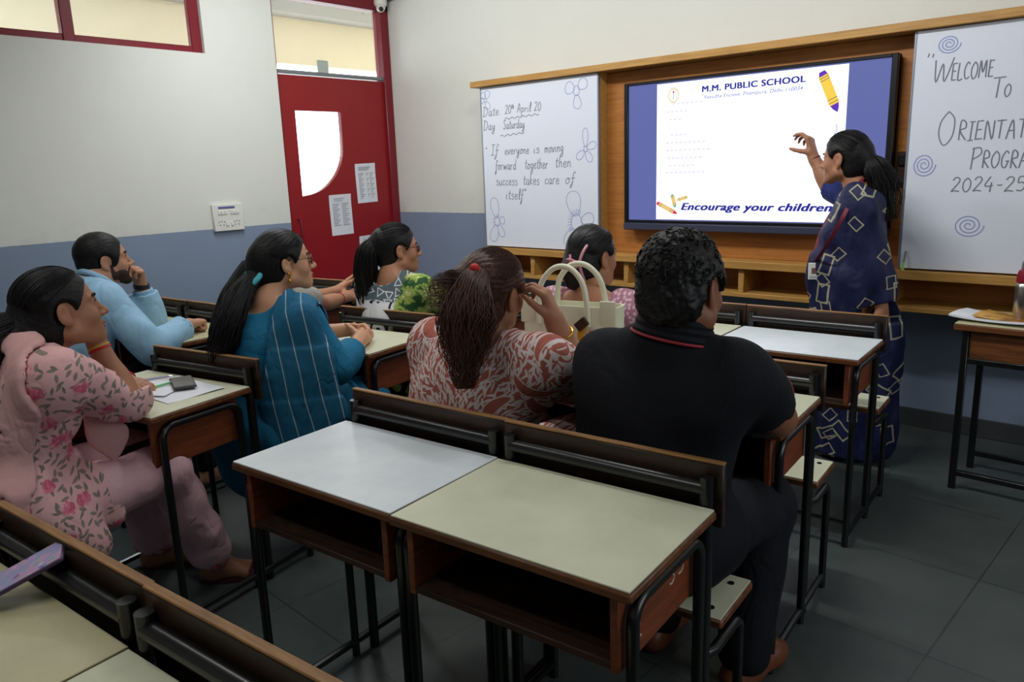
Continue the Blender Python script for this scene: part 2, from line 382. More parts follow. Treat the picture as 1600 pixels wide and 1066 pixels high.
# ---- stroke lettering -------------------------------------------------------------
GL = {  # width, strokes; baseline 0, x height .5, capital 1, descender -.4
'D': (.7, [[(.12, 0), (.15, 1)], [(.0, .97), (.3, 1), (.58, .8), (.62, .4), (.4, .05), (.02, 0)]]),
'a': (.5, [[(.4, .45), (.2, .5), (.05, .25), (.15, .02), (.32, .12), (.4, .45)], [(.4, .45), (.38, .1), (.46, .02), (.52, .1)]]),
't': (.36, [[(.2, .85), (.16, .2), (.22, .02), (.34, .1)], [(.02, .55), (.36, .58)]]),
'e': (.44, [[(.06, .25), (.34, .3), (.3, .48), (.15, .48), (.06, .25), (.14, .03), (.3, .02), (.42, .14)]]),
':': (.3, [[(.12, .42), (.13, .40)], [(.12, .12), (.13, .10)]]),
'2': (.5, [[(.05, .78), (.18, .98), (.38, .92), (.38, .65), (.05, .05), (.2, .08), (.46, .03)]]),
'0': (.52, [[(.25, .98), (.07, .7), (.08, .25), (.24, .02), (.42, .25), (.43, .7), (.25, .98)]]),
'5': (.5, [[(.42, .97), (.12, .95), (.09, .58), (.3, .6), (.43, .35), (.3, .05), (.05, .08)]]),
'4': (.52, [[(.28, 1), (.05, .38), (.46, .4)], [(.36, .65), (.34, 0)]]),
'-': (.4, [[(.08, .42), (.34, .45)]]),
'h': (.48, [[(.1, .98), (.08, 0)], [(.08, .3), (.25, .5), (.36, .38), (.36, .08), (.46, .05)]]),
'A': (.62, [[(.02, 0), (.3, 1), (.52, 0)], [(.12, .38), (.46, .4)]]),
'p': (.5, [[(.08, .5), (.08, -.42)], [(.08, .35), (.25, .5), (.42, .3), (.28, .05), (.09, .12)]]),
'r': (.4, [[(.06, .48), (.08, 0)], [(.08, .28), (.2, .48), (.36, .46)]]),
'i': (.26, [[(.1, .48), (.1, .08), (.2, .03)], [(.12, .72), (.13, .70)]]),
'l': (.28, [[(.1, .15), (.26, .85), (.14, .98), (.1, .2), (.16, .02), (.28, .1)]]),
'S': (.55, [[(.46, .82), (.3, 1), (.12, .85), (.18, .6), (.4, .4), (.36, .1), (.15, .02), (.02, .16)]]),
'u': (.5, [[(.06, .5), (.08, .12), (.22, .02), (.36, .2), (.4, .5)], [(.4, .5), (.39, .1), (.5, .05)]]),
'd': (.5, [[(.4, .4), (.2, .5), (.05, .25), (.15, .02), (.34, .12)], [(.44, 1), (.4, .1), (.5, .05)]]),
'y': (.5, [[(.06, .5), (.1, .15), (.26, .08), (.4, .5)], [(.4, .5), (.36, -.25), (.2, -.42), (.1, -.25), (.46, .1)]]),
'"': (.34, [[(.08, 1), (.06, .8)], [(.22, 1), (.2, .8)]]),
'I': (.4, [[(.2, 1), (.18, 0)], [(.02, 1), (.38, 1)], [(.0, .0), (.36, .02)]]),
'f': (.36, [[(.36, .85), (.24, 1), (.16, .8), (.14, -.1), (.06, -.42), (-.02, -.3), (.2, .1)], [(.02, .45), (.34, .48)]]),
'v': (.44, [[(.04, .5), (.18, .02), (.36, .5), (.44, .46)]]),
'o': (.46, [[(.22, .5), (.06, .3), (.12, .03), (.3, .05), (.38, .3), (.22, .5), (.44, .44)]]),
'n': (.5, [[(.06, .48), (.08, 0)], [(.08, .3), (.24, .5), (.36, .36), (.37, .08), (.5, .05)]]),
's': (.4, [[(.36, .44), (.2, .52), (.08, .38), (.34, .2), (.26, .0), (.04, .05)]]),
'm': (.7, [[(.06, .48), (.07, 0)], [(.07, .3), (.2, .5), (.3, .36), (.31, .02)], [(.31, .3), (.44, .5), (.56, .36), (.57, .06), (.68, .05)]]),
'g': (.48, [[(.38, .44), (.2, .5), (.06, .28), (.16, .05), (.36, .2)], [(.4, .5), (.36, -.28), (.2, -.42), (.08, -.28), (.44, .06)]]),
'w': (.62, [[(.04, .5), (.14, .03), (.28, .4), (.42, .03), (.54, .5)]]),
'c': (.42, [[(.36, .42), (.2, .5), (.06, .25), (.16, .02), (.4, .12)]]),
'k': (.46, [[(.1, .98), (.08, 0)], [(.36, .5), (.1, .25), (.4, .02)]]),
'W': (.85, [[(.0, .98), (.12, .02), (.36, .8), (.5, .02), (.82, 1.02)]]),
'E': (.52, [[(.08, 1), (.06, 0)], [(.08, .98), (.46, 1)], [(.07, .52), (.4, .54)], [(.06, .02), (.48, .03)]]),
'L': (.5, [[(.08, 1), (.06, .02), (.46, .05)]]),
'C': (.58, [[(.5, .85), (.3, 1), (.06, .6), (.12, .15), (.3, .02), (.52, .14)]]),
'O': (.66, [[(.32, 1), (.08, .7), (.06, .3), (.28, .0), (.54, .25), (.56, .75), (.32, 1)]]),
'M': (.8, [[(.04, 0), (.12, 1), (.36, .3), (.6, 1), (.68, 0)]]),
'T': (.6, [[(.0, .98), (.58, 1)], [(.28, .98), (.26, 0)]]),
'R': (.58, [[(.08, 0), (.1, 1), (.4, .95), (.44, .65), (.1, .5), (.52, 0)]]),
'N': (.66, [[(.06, 0), (.1, 1), (.52, .02), (.56, 1)]]),
'P': (.54, [[(.08, 0), (.1, 1)], [(.02, .96), (.4, 1), (.48, .72), (.1, .48)]]),
'G': (.62, [[(.52, .86), (.3, 1), (.06, .6), (.12, .12), (.36, .02), (.52, .38)], [(.34, .4), (.6, .4)]]),
' ': (.42, [])}
rng = random.Random(4)
def write(text, x, z, h, rad, mat, parent, off, y, slant=.12, space=1.0, width=None, name='handwriting', drop=0.0):
    cur = 0.0; strokes = []
    for i, ch in enumerate(text):
        if ch == '^': continue
        sc = 1.0
        if i and text[i-1] == '^': sc = .5
        wd, ss = GL[ch]
        for s in ss:
            P = smooth_poly([(a, b, 0) for a, b in s], 5) if len(s) > 2 else [Vector((a, b, 0)) for a, b in s]
            jit = rng.uniform(-.03, .03)
            strokes.append([(cur+p.x*sc+slant*p.y*sc, (p.y*sc+(.55 if sc < 1 else 0))+jit) for p in P])
        cur += (wd*space+.06)*sc
    f = (width/h)/cur if width else 1.0
    q = MB()
    for s in strokes: q.tube([(x+a*f*h, 0, z+b*h+drop*a*f*h) for a, b in s], rad, 6)
    for v in q.bm.verts: v.co.y = y+v.co.y*.2
    return q.build(name, mat, parent, off=off)
def doodle(lines, rad, mat, parent, off, y, name):
    q = MB()
    for s in lines: q.tube([(a, 0, b) for a, b in s], rad, 6)
    for v in q.bm.verts: v.co.y = y+v.co.y*.2
    return q.build(name, mat, parent, off=off)
# ---- left whiteboard
BY = 4.2
wo = (-3.465, BY+.02, .905)
wl = thing('whiteboard', 'left whiteboard with handwritten date, day and a quote among flower doodles', 'whiteboard', wo)
MB().box((-3.975, BY, .905), (-2.958, BY+.02, 2.034), .002).build('panel', M['wb'], wl, off=wo)
MB().box((-2.958, BY-.002, .905), (-2.948, BY+.02, 2.034), .001).build('edge_strip', M['alu'], wl, off=wo)
MB().box((-3.985, BY-.001, .905), (-3.975, BY+.02, 2.034), .001).build('edge_strip', M['alu'], wl, off=wo)
yw = BY-.0005
for tx, x, z, h, wd in (('Date:', -3.965, 1.835, .075, .185), ('20^t^h April 20', -3.75, 1.838, .07, .33), ('Day :', -3.965, 1.738, .075, .17), ('Saturday', -3.77, 1.735, .075, .20), ('"', -3.955, 1.565, .06, None), ('If', -3.90, 1.56, .085, .08),
                        ('everyone', -3.765, 1.56, .075, .23), ('is', -3.50, 1.56, .075, .06), ('moving', -3.40, 1.56, .08, .165), ('forward', -3.86, 1.455, .08, .20), ('together', -3.58, 1.455, .085, .21), ('then', -3.31, 1.46, .09, .14),
                        ('success', -3.86, 1.345, .08, .21), ('takes', -3.60, 1.347, .085, .15), ('care', -3.405, 1.35, .085, .13), ('of', -3.23, 1.352, .085, .09), ('itself"', -3.77, 1.245, .085, .20)):
    write(tx, x, z, h*.86, .0028, M['ink'], wl, wo, yw, width=wd)
def wavy(x0, x1, z, n): return [(x0+(x1-x0)*i/(n*6), z+.006*math.sin(i/6*2*math.pi)+.012*(i/(n*6))) for i in range(n*6+1)]
doodle([wavy(-3.75, -3.44, 1.805, 6)], .0028, M['ink'], wl, wo, yw, 'wavy_underline'); doodle([wavy(-3.80, -3.58, 1.69, 4)], .0028, M['ink'], wl, wo, yw, 'wavy_underline')
def petal(cx, cz, ang, L, wd, n=14):
    out = []; a = math.radians(ang)
    for i in range(n+1):
        t = i/n*2*math.pi; u = (1-math.cos(t))/2*L; v = math.sin(t)*wd*(.55+.45*(u/L)); out.append((cx+u*math.cos(a)-v*math.sin(a), cz+u*math.sin(a)+v*math.cos(a)))
    return out
def ring(cx, cz, r, rz=None, n=16): return [(cx+r*math.cos(i/n*6.2832), cz+(rz or r)*math.sin(i/n*6.2832)) for i in range(n+1)]
def flower(cx, cz, petals, r, name='flower_drawing', hatch=0):
    L = [ring(cx, cz, r, r*1.3)]+[petal(cx+r*.8*math.cos(math.radians(a)), cz+r*math.sin(math.radians(a)), a, l, w_) for a, l, w_ in petals]
    for i in range(hatch):
        a = math.radians(60+i*160/max(1, hatch-1)); L.append([(cx+r*math.cos(a), cz+r*1.3*math.sin(a)), (cx+r*1.7*math.cos(a), cz+r*2.1*math.sin(a))])
    doodle(L, .0024, M['inkb'], wl, wo, yw, name)
flower(-3.935, 1.945, [(60, .06, .03), (180, .03, .025), (-60, .06, .03), (120, .05, .03)], .012)
flower(-3.122, 1.94, [(160, .075, .05), (35, .08, .045), (-85, .09, .04)], .024)
flower(-3.055, 1.57, [(90, .12, .028), (20, .08, .03), (-60, .08, .03), (-140, .08, .03)], .014, hatch=3)
flower(-3.862, 1.085, [(100, .15, .05), (10, .055, .035), (-60, .10, .035), (-110, .13, .05)], .026, hatch=6)
flower(-3.135, 1.09, [(100, .17, .075), (15, .11, .05), (-120, .14, .06)], .045, hatch=12)
# ---- right whiteboard
wo2 = (-.4, BY+.02, .905)
wr = thing('whiteboard', 'right whiteboard with a big handwritten welcome and spiral doodles', 'whiteboard', wo2)
MB().box((-1.105, BY, .905), (.45, BY+.02, 2.034), .002).build('panel', M['wb'], wr, off=wo2)
MB().box((-1.115, BY-.002, .905), (-1.105, BY+.02, 2.034), .001).build('edge_strip', M['alu'], wr, off=wo2)
for tx, x, z, h, wd in (('"', -1.065, 1.84, .085, .055), ('W', -1.02, 1.79, .105, .085), ('ELCOME', -.945, 1.795, .075, .175), ('T', -.775, 1.705, .085, .055), ('O', -.725, 1.703, .055, .03), ('O', -.985, 1.505, .155, .085), ('RIENTATION', -.895, 1.52, .085, .40), ('P', -.835, 1.385, .10, .05), ('ROGRAMME', -.785, 1.39, .075, .31), ('2024-25"', -.905, 1.283, .068, .34)):
    write(tx, x, z, h, .0031, M['ink'], wr, wo2, yw, slant=.06, width=wd)
def spiral(cx, cz, r0, r1, turns, asp=1.0, n=60): return [(cx+(r0+(r1-r0)*i/n)*math.cos(i/n*turns*6.2832)*1.0, cz+(r0+(r1-r0)*i/n)*math.sin(i/n*turns*6.2832)*asp) for i in range(n+1)]
for cx, cz, r, a in ((-.965, 1.96, .05, .85), (-1.03, 1.413, .052, 1.1), (-.815, 1.125, .065, .85)):
    doodle([spiral(cx, cz, .006, r, 3, a)], .0028, M['inkb'], wr, wo2, yw, 'spiral_drawing')
mk = thing('marker_pen', 'green and grey marker pen propped on the ledge against the right whiteboard', 'marker', (-1.083, 4.178, .897))
MB().tube([(0, 0, 0), (0, .008, .04)], .0065, 10).build('cap', plain('marker_green', (150, 200, 90), .4), mk); MB().tube([(0, .008, .04), (.004, .02, .095)], [.006, .005], 10).build('barrel', M['greypl'], mk)

# ================================================================== interactive screen
to = (-1.975, 4.30, 1.05)
tv = thing('interactive_screen', 'large black wall screen showing a school slide between the whiteboards', 'screen', to)
ob = MB()
for lo, hi in (((-2.765, 4.212, 1.062), (-2.737, 4.27, 1.95)), ((-1.215, 4.212, 1.062), (-1.185, 4.27, 1.95)), ((-2.737, 4.212, 1.932), (-1.215, 4.27, 1.95)), ((-2.765, 4.24, 1.07), (-1.185, 4.285, 1.945)), ((-2.737, 4.212, 1.10), (-1.215, 4.27, 1.118))): ob.box(lo, hi, .003)
ob.build('housing', M['black'], tv, off=to)
MB().box((-2.768, 4.205, 1.055), (-1.182, 4.27, 1.10), .006).build('chin_bar', plain('screen_chin_grey', (62, 64, 84), .35, .05), tv, off=to)
MB().box((-2.737, 4.226, 1.118), (-1.215, 4.238, 1.932)).build('display', emit('screen_dark_band', (98, 106, 168), 1.0), tv, off=to)
MB().box((-2.535, 4.2225, 1.124), (-1.42, 4.2259, 1.925)).build('slide', emit('screen_white', (240, 242, 255), 1.55), tv, off=to)
ys = 4.2215
navy = emit('screen_navy', (44, 46, 150), 1.0)
def type_on(text, x, z, h, width, mat, parent, off, y, bold=0.0, shear=0.0, name='slide_text'):
    c = bpy.data.curves.new('t', 'FONT'); c.body = text; c.size = 1.0; c.space_character = 1.08 if bold else 1.0; c.shear = shear; c.extrude = 0
    o = bpy.data.objects.new('t', c); COL.objects.link(o); bpy.context.view_layer.update()
    me = bpy.data.meshes.new_from_object(o.evaluated_get(bpy.context.evaluated_depsgraph_get())); bpy.data.objects.remove(o); bpy.data.curves.remove(c)
    n = len(me.vertices); a = np.empty(n*3, np.float32); me.vertices.foreach_get('co', a); a = a.reshape(-1, 3)
    x0, x1 = a[:, 0].min(), a[:, 0].max(); hh = .73
    out = np.stack([x+(a[:, 0]-x0)*width/(x1-x0)-off[0], np.full(n, y-off[1]), z+a[:, 1]*h/hh-off[2]], 1)
    if bold:   # heavier weight: the same letters set again a hair to each side
        fv = np.array([l for p in me.polygons for l in p.vertices]); cnt = np.array([len(p.vertices) for p in me.polygons]); st = np.concatenate([[0], np.cumsum(cnt)[:-1]])
        sh = [(a, b) for a in (-1, -.5, 0, .5, 1) for b in (-.35, .35)]; m2 = bpy.data.meshes.new('slide_text'); k = len(sh)
        m2.vertices.add(n*k); m2.vertices.foreach_set('co', np.concatenate([out+np.array([a*bold*h, -.00002*i, b*bold*h]) for i, (a, b) in enumerate(sh)]).astype(np.float32).ravel())
        m2.loops.add(len(fv)*k); m2.loops.foreach_set('vertex_index', np.concatenate([fv+n*i for i in range(k)]).astype(np.int32))
        m2.polygons.add(len(cnt)*k); m2.polygons.foreach_set('loop_start', np.concatenate([st+len(fv)*i for i in range(k)]).astype(np.int32)); m2.update(calc_edges=True); me = m2
    else: me.vertices.foreach_set('co', out.astype(np.float32).ravel())
    me.materials.clear(); me.materials.append(mat); me.update()
    return link(name, me, parent)
type_on('M.M. PUBLIC SCHOOL', -2.235, 1.857, .034, .596, navy, tv, to, ys, .075)
type_on('Vasudha Enclave, Pitampura, Delhi-110034', -2.22, 1.818, .020, .57, emit('screen_grey_text', (120, 124, 190), 1.0), tv, to, ys, .03, .25)
type_on('Encourage your children', -2.36, 1.183, .043, .895, navy, tv, to, ys, .085, .3)
def flat(poly, mat, name, dy=0.0):
    q = MB(); q.bm.faces.new([q.bm.verts.new((a, ys-dy, b)) for a, b in poly]); return q.build(name, mat, tv, smooth=False, off=to)
yel, pur, org, redc, grn, blk, pale = [emit('screen_'+n, c, 1.0) for n, c in (('yellow', (250, 210, 80)), ('purple', (100, 50, 190)), ('sand', (235, 200, 130)), ('red', (225, 40, 80)), ('green', (60, 190, 130)), ('dark', (60, 50, 80)), ('cream', (238, 228, 190)))]
def crayon(x0, z0, x1, z1, w, body, tip, name='crayon_picture'):
    d = Vector((x1-x0, z1-z0)); L = d.length; d.normalize(); nrm = Vector((-d.y, d.x))
    def P(t, s): p = Vector((x0, z0))+d*(t*L)+nrm*(s*w); return (p.x, p.y)
    root = flat([P(.08, -.5), P(.8, -.5), P(.8, .5), P(.08, .5)], body, name)
    for ply in ([P(0, -.3), P(.1, -.45), P(.1, .45), P(0, .3)], [P(.8, -.45), P(.9, -.3), P(1, 0), P(.9, .3), P(.8, .45)]): o = flat(ply, tip, name, .0003)
    for t in (.14, .2, .66, .74): flat([P(t, -.5), P(t+.012, -.5), P(t+.012, .5), P(t, .5)], blk, name, .0004)
crayon(-1.555, 1.90, -1.463, 1.69, .052, yel, pur)
crayon(-2.53, 1.225, -2.385, 1.158, .028, org, redc)
crayon(-2.425, 1.275, -2.40, 1.195, .026, org, grn); crayon(-2.315, 1.262, -2.40, 1.238, .02, org, pale)
rg = [(-2.423+.038*math.cos(t), 1.855+.046*math.sin(t)) for t in [i/28*6.2832 for i in range(28)]]; ri = [(-2.423+(a+2.423)*.72, 1.855+(b-1.855)*.72) for a, b in rg]
q = MB(); A = [q.bm.verts.new((a, ys, b)) for a, b in rg]; B = [q.bm.verts.new((a, ys, b)) for a, b in ri]
for i in range(28): q.bm.faces.new((A[i], A[(i+1) % 28], B[(i+1) % 28], B[i]))
q.build('crest_ring', pale, tv, smooth=False, off=to)
flat([(-2.427, 1.83), (-2.419, 1.83), (-2.421, 1.868), (-2.425, 1.868)], emit('screen_pale_blue', (170, 190, 235), 1.0), 'crest_torch'); flat([(-2.431, 1.868), (-2.415, 1.868), (-2.423, 1.884)], redc, 'crest_flame')
fnt = emit('screen_faint', (236, 236, 246), 1.0)
for i, (z, x0, x1) in enumerate(((1.80, -2.43, -2.2), (1.755, -2.47, -2.3), (1.71, -2.45, -2.36), (1.62, -2.44, -2.30), (1.575, -2.47, -2.2), (1.53, -2.47, -2.15), (1.485, -2.46, -2.2), (1.44, -2.45, -2.25), (1.40, -2.47, -2.2))):
    for k in range(int((x1-x0)/.03)): flat([(x0+.03*k, z), (x0+.03*k+.02, z), (x0+.03*k+.02, z+.012), (x0+.03*k, z+.012)], fnt, 'faint_text')
MB().tube(smooth_poly([(-1.467, 4.2212, 1.63), (-1.463, 4.2212, 1.60), (-1.478, 4.2212, 1.57), (-1.492, 4.2212, 1.54)], 5), .0018, 6).build('pen_stroke', emit('screen_stroke', (120, 130, 170), 1.0), tv, off=to)
wpk = thing('wall_socket', 'dark socket box on the oak panel right of the screen', 'socket', (-1.145, 4.30, 1.42))
MB().box((-.03, -.03, -.10), (.035, 0, .06), .006).build('plate', plain('dark_brown_plastic', (52, 36, 30), .4), wpk); MB().box((-.02, -.045, -.01), (.02, -.028, .04), .006).build('plug', M['black'], wpk)
# ================================================================== school desks
DW, DD = .575, .39
def make_desk():
    t = thing('school_desk', '', 'desk'); h = DW/2
    MB().box((-h, 0, .726), (h, DD, .746), .004).build('tabletop', M['wood'], t)
    bx = MB(); a = h-.042
    for lo, hi in (((-a, .02, .572), (a, .345, .588)), ((-a, .327, .588), (a, .345, .726))): bx.box(lo, hi, .002)
    bx.build('book_box', M['box'], t)
    for s in (-1, 1):
        x = s*a; MB().box((x-.009, .018, .568), (x+.009, .348, .726), .002).build('side_panel', M['woodside'], t)
        x = s*(h-.016)
        MB().tube([(x, .04, 0), (x, .04, .66)]+arc((.085, .66), .045, 180, 90, 6, x=x)+arc((.295, .66), .045, 90, 0, 6, x=x)+[(x, .34, 0)], .0125, 10).build('leg_frame', M['pipe'], t)
        MB().tube([(x, .04, .045), (x, .60, .045)], .0115, 8).build('floor_rail', M['pipe'], t)
        MB().tube([(x, .60, 0), (x, .60, .35)]+arc((.565, .35), .035, 0, 90, 5, x=x)+[(x, DD+.05, .385), (x-.014*s, DD+.015, .385)], .0125, 10).build('seat_leg', M['pipe'], t)
    lam = MB().box((-h+.004, .004, .746), (h-.004, DD-.004, .75), .001).build('laminate', M['lamcream'], t)
    f = MB(); x = h-.03
    f.tube([(-x, DD+.015, 0), (-x, DD+.015, .812)], .0155, 12); f.tube([(x, DD+.015, 0), (x, DD+.015, .812)], .0155, 12)
    f.tube([(-x, DD+.015, .784), (x, DD+.015, .784)], .0165, 12)
    f.build('backrest_frame', M['pipe'], t)
    br = MB().box((-h, DD+.032, .69), (h, DD+.050, .834), .003).build('backrest', M['boardwood'], t)
    MB().box((-h, DD+.032, .834), (h, DD+.050, .839), .0015).build('lit_edge_band', M['band'], br)  # pale strip: bare wood colour, also standing in for the lit top edge
    MB().tube([(-h+.016, .04, .10), (h-.016, .04, .10)], .011, 8).build('footrest', M['pipe'], t)
    s = MB().box((-h+.02, DD+.10, .402), (h-.02, DD+.315, .424), .004).build('seat', M['wood'], t)
    MB().box((-h+.024, DD+.104, .424), (h-.024, DD+.311, .428), .001).build('seat_laminate', M['lamcream'], s)
    for sx in (-1, 1):
        for yy in (.14, .27): MB().lathe([(.008, .428), (.008, .4305)], (sx*(h-.06), DD+yy, 0), 10).build('bolt', M['black'], s)
    return t
def copy_tree(o, parent=None):
    c = o.copy(); COL.objects.link(c)
    if parent: c.parent = parent
    for ch in list(o.children): copy_tree(ch, c)
    return c
desk0 = make_desk()
DESKS = [  # x, y of the near edge's middle, turn, laminate, label
 ('A', -1.503, .925, 5.0, 'lamwhite', 'empty school desk with bluish white top, front and centre, left of the cream-topped desk'),
 ('B', -.930, .972, 5.5, 'lamcream', 'empty school desk with cream top in the foreground, chalk scribble on its side'),
 ('C', -1.045, 1.885, 5.5, 'lamcream', 'school desk in front of the man in the black shirt, under his forearm'),
 ('D', -1.620, 1.825, 5.5, 'lamcream', 'school desk carrying the cream handbag, in front of the woman in rust print'),
 ('E', -1.136, 2.79, 4.0, 'lamwhite', 'empty school desk nearest the teacher, long white top beside her saree'),
 ('F', -1.713, 2.75, 4.0, 'lamcream', 'school desk in front of the woman with the pink hair claw'),
 ('G', -1.424, -.020, 5.0, 'lamyellow', 'cream school desk at the bottom left corner with the phone on it'),
 ('H', -.850, .030, 5.5, 'lamcream', 'school desk at the bottom edge, right of the one with the phone'),
 ('P', -2.613, .880, 11.0, 'lamcream', 'school desk with papers and a grey phone, before the woman in pink'),
 ('Q', -2.440, -.030, 10.0, 'lamcream', 'school desk behind the woman in pink, carrying the seat she sits on'),
 ('T', -2.724, 1.816, 8.5, 'lamcream', 'school desk with pale green top under the clasped hands of the woman in teal'),
 ('U', -2.853, 2.737, 8.0, 'lamcream', 'school desk in front of the woman in grey and green print'),
 ('V', -3.626, 1.455, 5.0, 'lamyellow', 'school desk under the fist of the man in the blue shirt'),
 ('X', -4.203, 1.40, 5.0, 'lamyellow', 'school desk against the blue wall, left of the blue-shirted man\'s desk'),
 ('Y', -3.545, .54, 5.0, 'lamcream', 'school desk behind the man in the blue shirt, carrying his seat'),
 ('Z', -3.915, 2.315, 9.0, 'lamcream', 'school desk near the red door under the bare forearms'),
]
desk = {}
copies = [desk0]+[copy_tree(desk0) for _ in DESKS[1:]]
for i, (k, x, y, a, lam, lab) in enumerate(DESKS):
    d = copies[i]
    d.location = (x, y, 0); d.rotation_euler = (0, 0, math.radians(a)); tag(d, lab, 'desk', 'school desks with attached seats')
    desk[k] = d
    if lam != 'lamcream':
        for c in d.children:
            if c.name.startswith('laminate'):
                c.data = c.data.copy(); c.data.materials[0] = M[lam]
chalk = plain('chalk', (196, 176, 160), .9, .1)
q = MB(); hx = DW/2-.0325
for s in ([(.27, .685), (.285, .69), (.292, .68), (.28, .672), (.292, .664), (.288, .65), (.27, .648)], [(.23, .68), (.245, .684), (.25, .672), (.237, .668), (.25, .655), (.24, .644), (.228, .646)], [(.10, .63), (.09, .62), (.093, .606), (.105, .604)]):
    q.tube(smooth_poly([(hx, a, b) for a, b in s], 4), .0021, 6)
q.build('chalk_mark', chalk, desk['B'])
# teacher's desk at the right edge
td = thing('teacher_desk', 'wooden desk with black legs at the right edge holding a bottle and a magazine', 'desk', (-.73, 3.66, 0), math.radians(-2))
MB().box((0, 0, .722), (.80, .37, .75), .004).build('tabletop', M['wood'], td); MB().box((.003, .003, .75), (.797, .367, .754), .001).build('laminate', M['lamyellow'], td)
MB().box((.06, .03, .60), (.74, .05, .722), .002).build('apron', M['wood'], td)
MB().box((.035, .05, .585), (.05, .33, .722), .002).build('side_panel', M['woodside'], td); MB().box((.75, .05, .585), (.765, .33, .722), .002).build('side_panel', M['woodside'], td)
for x in (.045, .755):
    for y in (.03, .34): MB().box((x-.013, y-.013, 0), (x+.013, y+.013, .72), .002).build('leg', M['pipe'], td)
for y, z in ((.03, .59), (.03, .075), (.34, .075)): MB().box((.045, y-.012, z-.012), (.755, y+.012, z+.012), .002).build('stretcher', M['pipe'], td)
MB().box((.30, .30, .28), (.335, .34, .722), .003).build('brace', M['wood'], td)
# ------------------------------------------------------------------ small things on the desks
bo = thing('water_bottle', 'steel water bottle with red cap on the desk at the right edge', 'bottle', (-.505, 3.80, .754))
MB().lathe([(.034, 0), (.037, .004), (.037, .15), (.034, .165), (.028, .172)], seg=28).build('bottle_body', M['steel'], bo)
rc = plain('red_cap', (132, 22, 42), .35)
MB().lathe([(.030, .168), (.036, .175), (.036, .20), (.030, .222), (.018, .23)], seg=24).build('cap', rc, bo)
MB().tube(smooth_poly([(-.018, 0, .225), (-.016, 0, .255), (0, 0, .27), (.016, 0, .255), (.018, 0, .225)], 5), .0045, 8).build('carry_loop', M['greypl'], bo)
mg = thing('magazine', 'open magazine with orange yellow cover beside the bottle on the right desk', 'magazine', (-.56, 3.79, .754), math.radians(-8))
def msheet(z, sx, sy, lift, x0=0):
    return [[Vector((x0+(u-.5)*sx, (v-.5)*sy, z+lift*(u-.5)**2*4+.004*math.sin(v*4+u*3))) for u in [i/10 for i in range(11)]] for v in [i/6 for i in range(7)]]
MB().sheet(msheet(.016, .32, .21, .012, -.03), .009).build('pages', M['paper'], mg)
def magcover():
    t = NT('magazine_cover'); v = t.noise(t.obj(), 14, 3, .6)
    return t.done(t.mix(t.step(v, .4, .62), lin((216, 160, 60)), lin((150, 96, 40))), .35)
MB().sheet(msheet(.0195, .24, .20, .012, .02), .002).build('cover', magcover(), mg)
pc = desk['P']
def on_desk(k, x, y, z=.7505):
    d = desk[k]; a = d.rotation_euler.z; c, s = math.cos(a), math.sin(a)
    return (d.location.x+c*x-s*y, d.location.y+s*x+c*y, z)
pp = on_desk('P', .065, .245)
p1 = thing('paper_sheet', 'white sheet lying under the grey phone on the desk before the woman in pink', 'paper', pp, math.radians(4))
def crumple(w, h, z, k):
    return [[Vector(((u-.5)*w, (v-.5)*h, z+.0025*(1+math.sin(u*7+k)*math.cos(v*5+k*2)))) for u in [i/12 for i in range(13)]] for v in [i/9 for i in range(10)]]
MB().sheet(crumple(.30, .21, .0, 1), .0006).build('sheet', M['paper'], p1)
p2 = thing('paper_sheet', 'white sheet lying partly under the forearm, left of the grey phone', 'paper', on_desk('P', -.02, .20, .7545), math.radians(34))
MB().sheet(crumple(.25, .19, .002, 2.5), .0006).build('sheet', M['paper'], p2)
ph = thing('mobile_phone', 'dark grey phone lying on papers before the woman in pink', 'phone', on_desk('P', .062, .285, .7605), math.radians(-20))
MB().box((-.078, -.038, 0), (.078, .038, .009), .004, 3).build('case', plain('phone_grey', (66, 66, 66), .5), ph)
MB().box((-.074, -.034, .0085), (.074, .034, .0096), .0015).build('back_glass', plain('phone_back', (104, 102, 98), .35), ph)
MB().box((-.05, -.0385, .003), (-.02, -.0378, .006)).build('side_button', M['black'], ph)
pn = thing('ballpoint_pen', 'thin pale pen lying on papers left of the grey phone', 'pen', on_desk('P', -.085, .27, .7625), math.radians(70))
MB().tube([(-.065, 0, .004), (.055, 0, .004)], .004, 8).build('barrel', plain('pen_lilac', (170, 165, 200), .3), pn); MB().tube([(.055, 0, .004), (.068, 0, .004)], [.004, .001], 8).build('tip', M['steel'], pn)
gc = thing('ballpoint_pen', 'green pen cap end peeping out under the grey phone', 'pen', on_desk('P', .02, .235, .7615), math.radians(100))
MB().tube([(-.03, 0, .004), (.04, 0, .004)], .0042, 8).build('barrel', plain('pen_green', (110, 190, 120), .4), gc)
# phone at the bottom left, leaning on the backrest tube
def floral(name, base, c1, c2, sc):
    t = NT(name); v = t.vor(t.obj(), sc); c = t.mix(t.step(t.math('SUBTRACT', .42, v.outputs['Distance']), 0, .05), base and lin(base), v.outputs['Color'])
    c = t.mix(t.step(t.noise(t.obj(), sc*.6, 2), .5, .58), lin(c1), c); return t.done(t.mix(.45, c, lin(c2)), .25)
p3 = thing('mobile_phone', 'phone with pink and blue floral back leaning at the bottom left corner', 'phone', (-1.475, .330, .790)); p3.rotation_euler = (math.radians(3), math.radians(-22), math.radians(66))
MB().box((-.085, -.04, 0), (.085, .04, .008), .004, 3).build('case', plain('phone_case_plum', (70, 50, 80), .3), p3)
MB().box((-.082, -.037, .0075), (.082, .037, .0088), .0015).build('back_cover', floral('phone_floral', (214, 170, 196), (150, 170, 210), (170, 140, 190), 60), p3)
